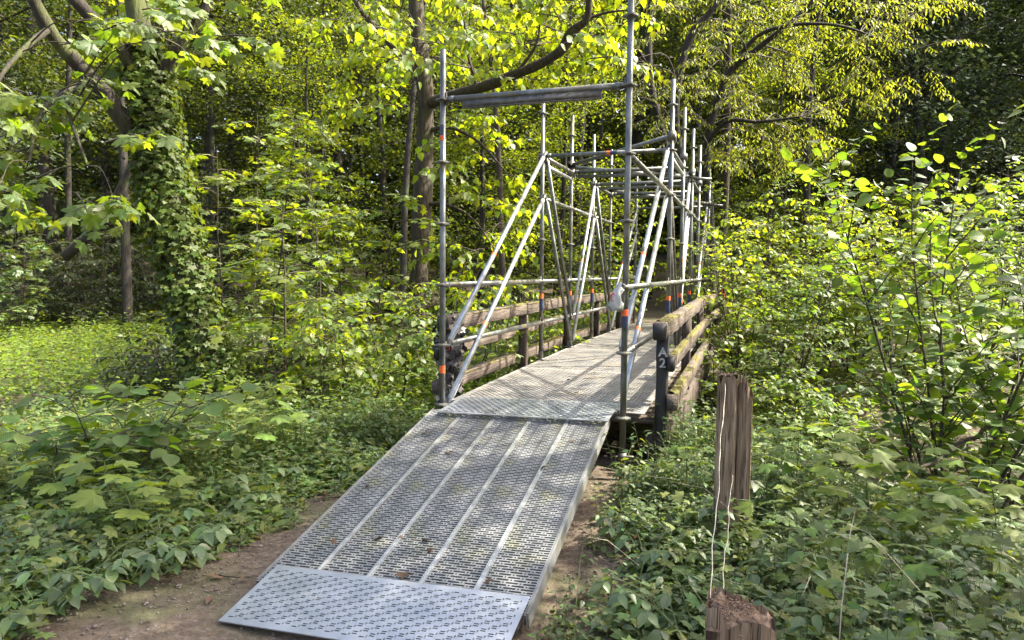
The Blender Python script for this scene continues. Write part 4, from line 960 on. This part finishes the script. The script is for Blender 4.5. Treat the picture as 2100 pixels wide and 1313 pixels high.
# ================================================================== SAPLINGS AND SHRUBS
for i, (px, D, H, s_) in enumerate([(470, 10.2, 3.3, .12), (545, 11.6, 3.9, .12), (640, 10.4, 3.4, .12), (705, 12.2, 4.2, .12), (590, 8.8, 2.5, .12), (765, 10.8, 3.0, .12), (520, 13.6, 4.6, .13), (660, 14, 4.8, .13), (600, 15.5, 5.5, .13)]):
    shrub('maple_sapling', G(px, D), H, ('tall ' if H > 4 else 'low ' if H < 3.1 else '')+('maple sapling with level tiers of mid green leaves' if i % 3 else 'maple sapling with tiers of yellow-green leaves')+' between ivy-clad tree and linden', 'sapling', 'maple saplings left of the bridge',
          branches=16, blen=1.25, up=.3, size=s_, step=.085, tm=T_MAPLE_S, key='maple_s', mat='maple' if i % 3 else 'bgy', single=70 if i < 6 else 0, ntw=5, r=.022, t0=.18, grav=.5)
for i, (px, D, H) in enumerate([(745, 8.0, 1.3), (690, 8.6, 1.4), (815, 8.6, 1.5), (880, 9.4, 1.7), (960, 8.8, 1.3), (1010, 9.8, 1.7), (1075, 10.8, 1.9), (1120, 12.5, 2.2), (1180, 14, 2.4), (680, 7.8, 1.1)]):
    shrub('bank_shrub', G(px, D), H, ('low ' if H < 1.45 else 'waist-high ' if H < 1.8 else 'head-high ')+('yellow-green' if i % 2 else 'mid green')+' leafy shrub on the bank beside the left railing', 'shrub', 'shrubs beside the left railing',
          stems=3, lean=.35, branches=9, blen=.75, up=.5, size=.09, step=.055, tm=T_MID, key='mid_a', mat='lime' if i % 2 else 'maple', single=60 if i < 6 else 0, ntw=4, r=.012, t0=.2)
for i, (px, D, H) in enumerate([(1515, 10.5, 2.7), (1590, 11.0, 2.8), (1690, 11, 2.2), (1750, 10.6, 3.0), (1820, 11.5, 2.8), (1650, 13.5, 3.0), (1480, 14, 2.9), (1900, 11.5, 2.4), (1560, 8.6, 1.3), (1660, 8.4, 1.2), (1500, 9.2, 1.9), (1625, 9.6, 2.1), (1850, 9.8, 2.4), (2010, 10, 2.6), (1960, 12.5, 3.2), (2090, 11, 3)]):
    shrub('streamside_shrub', G(px, D), H, ('low ' if H < 1.5 else 'tall ' if H > 2.75 else 'medium ')+('bright yellow-green' if i in (0, 1, 3, 4, 7, 8) else 'mid green')+' bushy shrub on the stream bank right of the bridge', 'shrub', 'shrubs on the right stream bank',
          stems=5, lean=.25, branches=13, blen=.85, up=.8, size=.078, step=.044, tm=T_MID, key='mid_b' if i in (0, 1, 3, 4) else 'mid_c', mat='lime' if i in (0, 1, 3, 4, 7, 8) else 'hazel' if i % 2 else 'maple', single=70 if i < 5 else 0, ntw=4, r=.014, t0=.15, grav=.35)
for px, D, H in [(350, 9.0, .9), (540, 9.2, .9), (610, 8.9, 1.0), (300, 9.2, .8)]:
    shrub('holly_bush', G(px, D), H, 'low bush in shade-toned dark green at the foot of the ivy-clad maple', 'shrub', 'dark bushes at the ivy-clad maple', stems=4, lean=.4, branches=10, blen=.6, up=.4, size=.085, step=.055, tm=T_OVATE, key='ovate_dark', mat='bgd', single=40, ntw=4, r=.012, t0=.15)  # dark leaf colour stands in for shade around the trunk foot
for px, D, H in [(1275, 17.5, 2.6), (1318, 22, 3.0), (1425, 18.5, 2.6), (1400, 24, 3.2)]:
    shrub('path_side_shrub', G(px, D), H, 'bright yellow-green shrub added to lighten the path side beyond the far end of the bridge', 'shrub', 'shrubs beyond the bridge', stems=4, lean=.3, branches=11, blen=.9, up=.6, size=.10, step=.06, tm=T_MID, key='mid_d', mat='lime', single=0, ntw=4, r=.014, t0=.12)  # bright leaf colour, added to lift the shaded end of the path
for px, D, H in [(20, 17, 2.6), (110, 19, 2.8), (190, 17.5, 2.4), (270, 20, 3.0), (340, 18, 2.6), (60, 22, 3.2), (420, 20, 3.0), (230, 23, 3.2)]:
    shrub('understorey_bush', G(px, D), H, 'shade-toned dark bush under the trees of the left wood', 'shrub', 'dark understorey of the left wood', stems=5, lean=.4, branches=12, blen=1.2, up=.5, size=.13, step=.075, tm=T_FAR, key='far_bush', mat='bgd', single=0, ntw=5, r=.018, t0=.1)  # darker leaf colour paints the shade under the left trees
# hazels
shrub('hazel_shrub', G(1985, 6.0), 3.75, 'tall hazel with upright shoots of big round backlit leaves right of the posts', 'shrub', stems=9, lean=.30, branches=13, blen=1.1, up=1.0, size=.112, step=.056,
      tm=T_HAZEL, key='hazel', mat='hazel', single=300, r=.017, t0=.18, grav=.15, direct=True, tilt=.45, droop=.1)
shrub('hazel_shrub', G(2135, 6.4), 3.0, 'hazel whose leafy shoots lean in behind the tall round-leaved hazel', 'shrub', stems=5, lean=.35, branches=10, blen=.95, up=.9, size=.115, step=.065,
      tm=T_HAZEL, key='hazel', mat='hazel', single=120, r=.016, t0=.18, grav=.2, direct=True, tilt=.45, droop=.1)
shrub('hazel_shrub', G(235, 5.1), .85, 'low hazel with wide flat grey-green leaves left of the ramp', 'shrub', stems=6, lean=.55, branches=8, blen=.72, up=.4, size=.13, step=.075,
      tm=T_HAZEL, key='hazel', mat='hazel', single=240, r=.011, t0=.3, grav=.35, direct=True, tilt=.3, droop=.0)
shrub('elder_shrub', G(30, 15.5), 2.3, 'rounded bluish green shrub in the shade at the foot of the left wood', 'shrub', stems=5, lean=.35, branches=11, blen=.8, up=.5, size=.11, step=.07, tm=T_MAPLE_S, key='maple_s2', mat='herb', single=100, ntw=4, r=.014)
shrub('elder_shrub', G(1840, 6.6), .95, 'pale-stemmed bush with drooping grey-green leaves on the edge of the stream hollow', 'shrub', stems=4, lean=.45, branches=9, blen=.55, up=.5, size=.10, step=.06, tm=T_OVATE, key='ovate_pale', mat='bramble', single=120, ntw=3, r=.011, wood='dry')
# young maples with large bright leaves
def seedling(base, H, nl, size, label, group='young maple seedlings'):
    root = empty('maple_seedling', base, label=label, cat='seedling', group=group); Wd, Lv = Bag(), Leaves()
    st = bend(base-A([0, 0, .03]), A([0, 0, 1.])+rng.normal(0, .12, 3), H, 6, 0, .06); Wd.add(*tube(st, np.linspace(.006, .003, 7), 5))
    for k in range(nl):
        u = 1-.5*(k//4)/max(1, nl//4); p, t = along(st, A([u])); a = k*1.57+(k//4)*.78+rng.uniform(-.3, .3); L = size*rng.uniform(.7, 1.0)
        pe = bend(p[0], (math.cos(a), math.sin(a), .55), L, 4, .5, .03); Wd.add(*tube(pe, .002, 4)); d = A([math.cos(a), math.sin(a), -.25])
        Lv.add(pe[-1][None]-d*size*.12, d[None]+rng.normal(0, .1, (1, 3)), unit(A([[0, 0, 1.]])+rng.normal(0, .2, (1, 3))), A([size*rng.uniform(.75, 1.15)]))
    V, T, U = Wd.get(); part('stem', V, T, M['stem'], root); emit_leaves(root, T_MAPLE, 'young', Lv.get(), M['young'], 40)
for px, D, H, nl, sz in [(590, 6.0, .75, 12, .17), (545, 5.7, .55, 10, .15), (640, 6.3, .6, 8, .14), (505, 6.2, .5, 8, .14)]:
    seedling(G(px, D), H, nl, sz, 'lime green maple seedling standing out above the herbs beside the left ramp edge')
for px, D, H, nl, sz in [(205, 4.2, .48, 12, .16), (270, 4.0, .42, 10, .15), (330, 4.3, .4, 10, .14), (120, 4.5, .42, 9, .15)]:
    seedling(G(px, D), H, nl, sz, 'fresh green maple seedling in the bank in front of the low hazel')
for px, D, H, nl, sz in [(1720, 4.3, .62, 12, .16), (1640, 4.9, .6, 10, .15), (1800, 4.8, .65, 12, .16), (1900, 5.0, .7, 12, .17), (1990, 4.5, .6, 10, .16), (1860, 4.0, .5, 10, .14), (2060, 5.2, .7, 10, .16), (1690, 5.4, .6, 10, .15), (1620, 3.6, .4, 8, .12), (1760, 3.4, .42, 10, .13), (1880, 3.1, .40, 8, .12), (2010, 3.4, .45, 10, .14), (2080, 4.1, .55, 10, .15), (1580, 4.4, .5, 9, .13), (1950, 3.9, .5, 10, .15), (1420, 4.8, .42, 8, .11)]:
    seedling(G(px, D), H, nl, sz, 'young maple with broad flat leaves rising from the brambles right of the posts')
# bramble plants with big three-part leaves in the foreground
def bramble(base, H, n, label, group):
    root = empty('bramble_plant', base, label=label, cat='bramble', group=group); Wd, Lv = Bag(), Leaves()
    for s in range(n):
        a = s*2.4+rng.uniform(0, 1); st = bend(base, (math.cos(a)*.7, math.sin(a)*.7, 1.0), H*rng.uniform(.8, 1.5), 8, 1.1, .06); Wd.add(*tube(st, np.linspace(.004, .002, 9), 5))
        for k in range(7):
            p, t = along(st, A([.25+.75*k/6])); b = a+(1.3 if k % 2 else -1.3)+rng.uniform(-.4, .4); pe = bend(p[0], (math.cos(b), math.sin(b), .3), .07, 3, .4, .03); Wd.add(*tube(pe, .0016, 4))
            for j, off in enumerate((0, 1.2, -1.2)):
                d = A([math.cos(b+off), math.sin(b+off), -.2]); Lv.add(pe[-1][None], d[None], unit(A([[0, 0, 1.]])+rng.normal(0, .2, (1, 3))), A([rng.uniform(.06, .095)*(1.15 if j == 0 else 1)]))
    V, T, U = Wd.get(); part('canes', V, T, M['stem'], root); emit_leaves(root, T_OVATE, 'bramble', Lv.get(), M['bramble'], 110)
for px, D in [(1330, 3.9), (1385, 3.3), (1400, 4.4), (1450, 3.0), (1640, 3.2), (1740, 2.9), (1850, 3.3), (1960, 3.0), (1600, 3.8), (2050, 3.5), (1380, 5.0), (1560, 2.6), (1900, 2.5)]:
    bramble(G(px, D), .38, 4, 'trailing bramble with three-part leaves around the old fence posts', 'brambles around the fence posts')
for px, D in [(60, 3.7), (160, 3.4), (250, 3.5), (330, 3.9), (110, 4.2), (430, 4.6), (40, 3.1), (380, 4.9), (480, 5.2)]:
    bramble(G(px, D), .34, 4, 'trailing bramble with three-part leaves on the bank left of the path', 'brambles left of the path')
# ferns above the stream hollow
def fern(base, H, n, label):
    root = empty('fern', base, label=label, cat='fern', group='ferns above the stream hollow')
    for s in range(n):
        a = s*6.28/n+rng.uniform(-.2, .2); st = bend(base, (math.cos(a)*.6, math.sin(a)*.6, .9), H*rng.uniform(.8, 1.15), 12, 1.6, .02); B = Bag(); B.add(*tube(st, np.linspace(.004, .001, 13), 4))
        m = 24; p, t = along(st, np.linspace(.15, .98, m)); lat = unit(np.cross(t, A([0, 0, 1.]))); u = np.linspace(.15, .98, m); sz = H*.26*np.sin(np.clip(u*1.1, 0, 1)*math.pi)**.7+.02
        for sgn in (1, -1):
            V, T, U = leaf_geo(T_SLIM, p, lat*sgn+t*.35, unit(np.cross(lat, t)+rng.normal(0, .1, (m, 3)))*1., sz); B.add(V, T, U)
        V, T, U = B.get(); part('frond', V, T, M['fern'], root, U)
for px, D, H in [(1895, 6.7, .8), (1950, 7.0, .75), (1830, 7.2, .7), (2030, 6.6, .7)]: fern(G(px, D)+A([0, 0, .12]), H, 8, 'feathery fern arching over the dark stream hollow')
# stones around the stream hollow
for k, (px, D, s) in enumerate([(1850, 7.0, .30), (1790, 7.0, .26), (1910, 6.9, .28), (1740, 6.6, .22), (1830, 6.6, .22), (1975, 6.8, .25)]):
    g = G(px, D); V = []; T = []
    un, vn = 10, 7
    for j in range(vn+1):
        for i in range(un):
            th, ph = i*2*math.pi/un, math.pi*j/vn; r = s*(1+rng.normal(0, .07)); V.append([r*1.3*math.cos(th)*math.sin(ph), r*math.sin(th)*math.sin(ph), r*.6*math.cos(ph)])
    for j in range(vn):
        for i in range(un):
            a0, a1 = j*un+i, j*un+(i+1) % un; T += [(a0, a0+un, a1+un), (a0, a1+un, a1)]
    tag(link('stream_stone', make_mesh('stone', A(V), A(T)), M['stone'], loc=g+A([0, 0, s*.25])), 'mossy brown block of stone at the edge of the stream hollow', 'stone', 'stones of the stream hollow')
# dry ivy smothering the near left railing post
g = A([-.975, .6, -1.5]); root = empty('dry_ivy', g, label='withered grey ivy smothering the near left railing post', cat='ivy'); Lv = Leaves(); n = 420
a = rng.uniform(0, 6.28, n); z = rng.uniform(-1.1, -.28, n); r = .07+.05*rng.uniform(0, 1, n)+.03*np.sin(z*9); o_ = np.stack([np.cos(a), np.sin(a), 0*a], 1)
Lv.add(np.stack([-.955+0*a, .6+0*a, z], 1)+o_*r[:, None], unit(A([0, 0, -1.])+o_*.4+rng.normal(0, .5, (n, 3))), unit(o_+A([0, 0, .4])+rng.normal(0, .4, (n, 3))), rng.uniform(.04, .08, n))
B = Bag()
for k in range(7):
    zz = np.linspace(-1.5, -.3, 14); B.add(*tube(np.stack([-.96+.075*np.cos(k*.9+zz*3), .6+.075*np.sin(k*.9+zz*3), zz], 1), .006, 5))
V, T, U = B.get(); part('stem', V, T, M['twig'], root); emit_leaves(root, T_IVY, 'dryivy', Lv.get(), M['deadivy'], 120)
# leaning dead trunk and a fallen branch
g = G(150, 15.5); o = empty('leaning_dead_trunk', g, label='dark dead trunk leaning to the right in the shaded left wood', cat='tree trunk')
V, T = tube(smooth_line([P(135, 525, 15.5), P(185, 480, 15.3), P(232, 415, 15.1), P(275, 330, 14.9)], 16), np.linspace(.12, .07, 16), 10); part('trunk', V, T, M['barkd'], o, smooth=True)
o = empty('fallen_branch', G(2060, 5.6), label='mossy bare branch slanting down over the right stream bank', cat='branch')
V, T = tube(smooth_line([P(1890, 960, 5.4), P(1990, 900, 5.7), P(2070, 860, 6.0), P(2180, 800, 6.2)], 14)+rng.normal(0, .01, (14, 3)), np.linspace(.012, .026, 14), 7); part('main_limb', V, T, M['bark'], o, smooth=True)
o = empty('slanting_limb', G(2080, 7.0), label='thick bare limb slanting up behind the tall hazel', cat='branch')
V, T = tube(smooth_line([P(2000, 785, 7.2), P(2050, 755, 7.1), P(2110, 720, 7.0), P(2240, 660, 6.9)], 12), np.linspace(.035, .055, 12), 8); part('main_limb', V, T, M['barkd'], o, smooth=True)
# fallen dry leaves and twigs
def ramp_z(x, y): 
    u = (x-BL[0])/(BR[0]-BL[0]); t = np.clip((y-BL[1])/(TL[1]-BL[1]), 0, 1); return (BL[2]*(1-u)+BR[2]*u)*(1-t)+(TL[2]*(1-u)+TR[2]*u)*t
for q in range(44):
    if q < 12: x, y = rng.uniform(-.65, .65), rng.uniform(-2.2, -.4); z = float(ramp_z(x, y))+.012; lab, gr = 'dry brown leaf lying on the perforated ramp', 'dry leaves on the ramp'
    elif q < 20: x, y = rng.uniform(-.6, .6), rng.uniform(.6, 5); z = DZ(y)+.012; lab, gr = 'dry leaf scrap lying on the bridge deck sheets', 'dry leaves on the deck'
    elif q < 34: x, y = rng.uniform(-1.35, -.8), rng.uniform(-3.2, -.6); z = float(hgt(x, y))+.03; lab, gr = 'curled dry leaf lying on the bare path left of the ramp', 'dry leaves on the path'
    else: x, y = rng.uniform(.82, 1.2), rng.uniform(-2.9, -.6); z = float(hgt(x, y))+.03; lab, gr = 'curled brown leaf lying on the soil right of the ramp', 'dry leaves right of the ramp'
    a = rng.uniform(0, 6.28); s = rng.uniform(.035, .075); tm = T_OVATE if q % 3 else T_MAPLE_S
    key = 'dead%d' % (q % 3 == 0)
    if key not in leaf_mesh:
        v = tm[0].copy(); v[:, 2] += .5*v[:, 0]**2-.25*(v[:, 1]-.5)**2; leaf_mesh[key] = make_mesh('dry_leaf', v, tm[1], v[:, :2].copy()); leaf_mesh[key].materials.append(M['dead'])
    o = link('dry_leaf', leaf_mesh[key], loc=(x, y, z)); o.rotation_euler = (rng.normal(0, .25), rng.normal(0, .25), a); o.scale = (s, s, s); tag(o, lab, 'leaf', gr)
B = Bag()
for q in range(1500):
    x = rng.uniform(-1.45, 1.3); y = rng.uniform(-3.5, .2)
    if -.78 < x < .78 and y > -2.75: continue
    s = rng.uniform(.006, .022); a = rng.uniform(0, 6.28); d = A([[math.cos(a), math.sin(a), rng.normal(0, .25)]])
    V, T, U = leaf_geo(T_OVATE if q % 2 else T_SLIM, A([[x, y, float(hgt(x, y))+.018]]), d, unit(A([[0, 0, 1.]])+rng.normal(0, .35, (1, 3))), A([s])); B.add(V, T, U)
V, T, U = B.get(); tag(link('leaf_litter', make_mesh('leaf_litter', V, T, U), M['dead']), 'small brown scraps of leaf litter strewn over the bare path', 'leaf litter', kind='stuff')
for q in range(7):
    x, y = rng.uniform(-1.35, -.85), rng.uniform(-2.9, -.8); a = rng.uniform(0, 3.1); pts = bend((0, 0, .02), (math.cos(a), math.sin(a), 0), rng.uniform(.15, .5), 6, 0, .14); pts[:, 2] = .02+.01*rng.uniform(0, 1, 7)
    o = link('dead_twig', make_mesh('twig', *tube(pts, np.linspace(.005, .002, 7), 5)), M['twig'], loc=(x, y, float(hgt(x, y)))); tag(o, 'thin dead twig lying on the bare path left of the ramp', 'twig', 'twigs on the path')
print('TRIS', sum(len(m.polygons) for m in bpy.data.meshes), 'objects', len(bpy.data.objects))
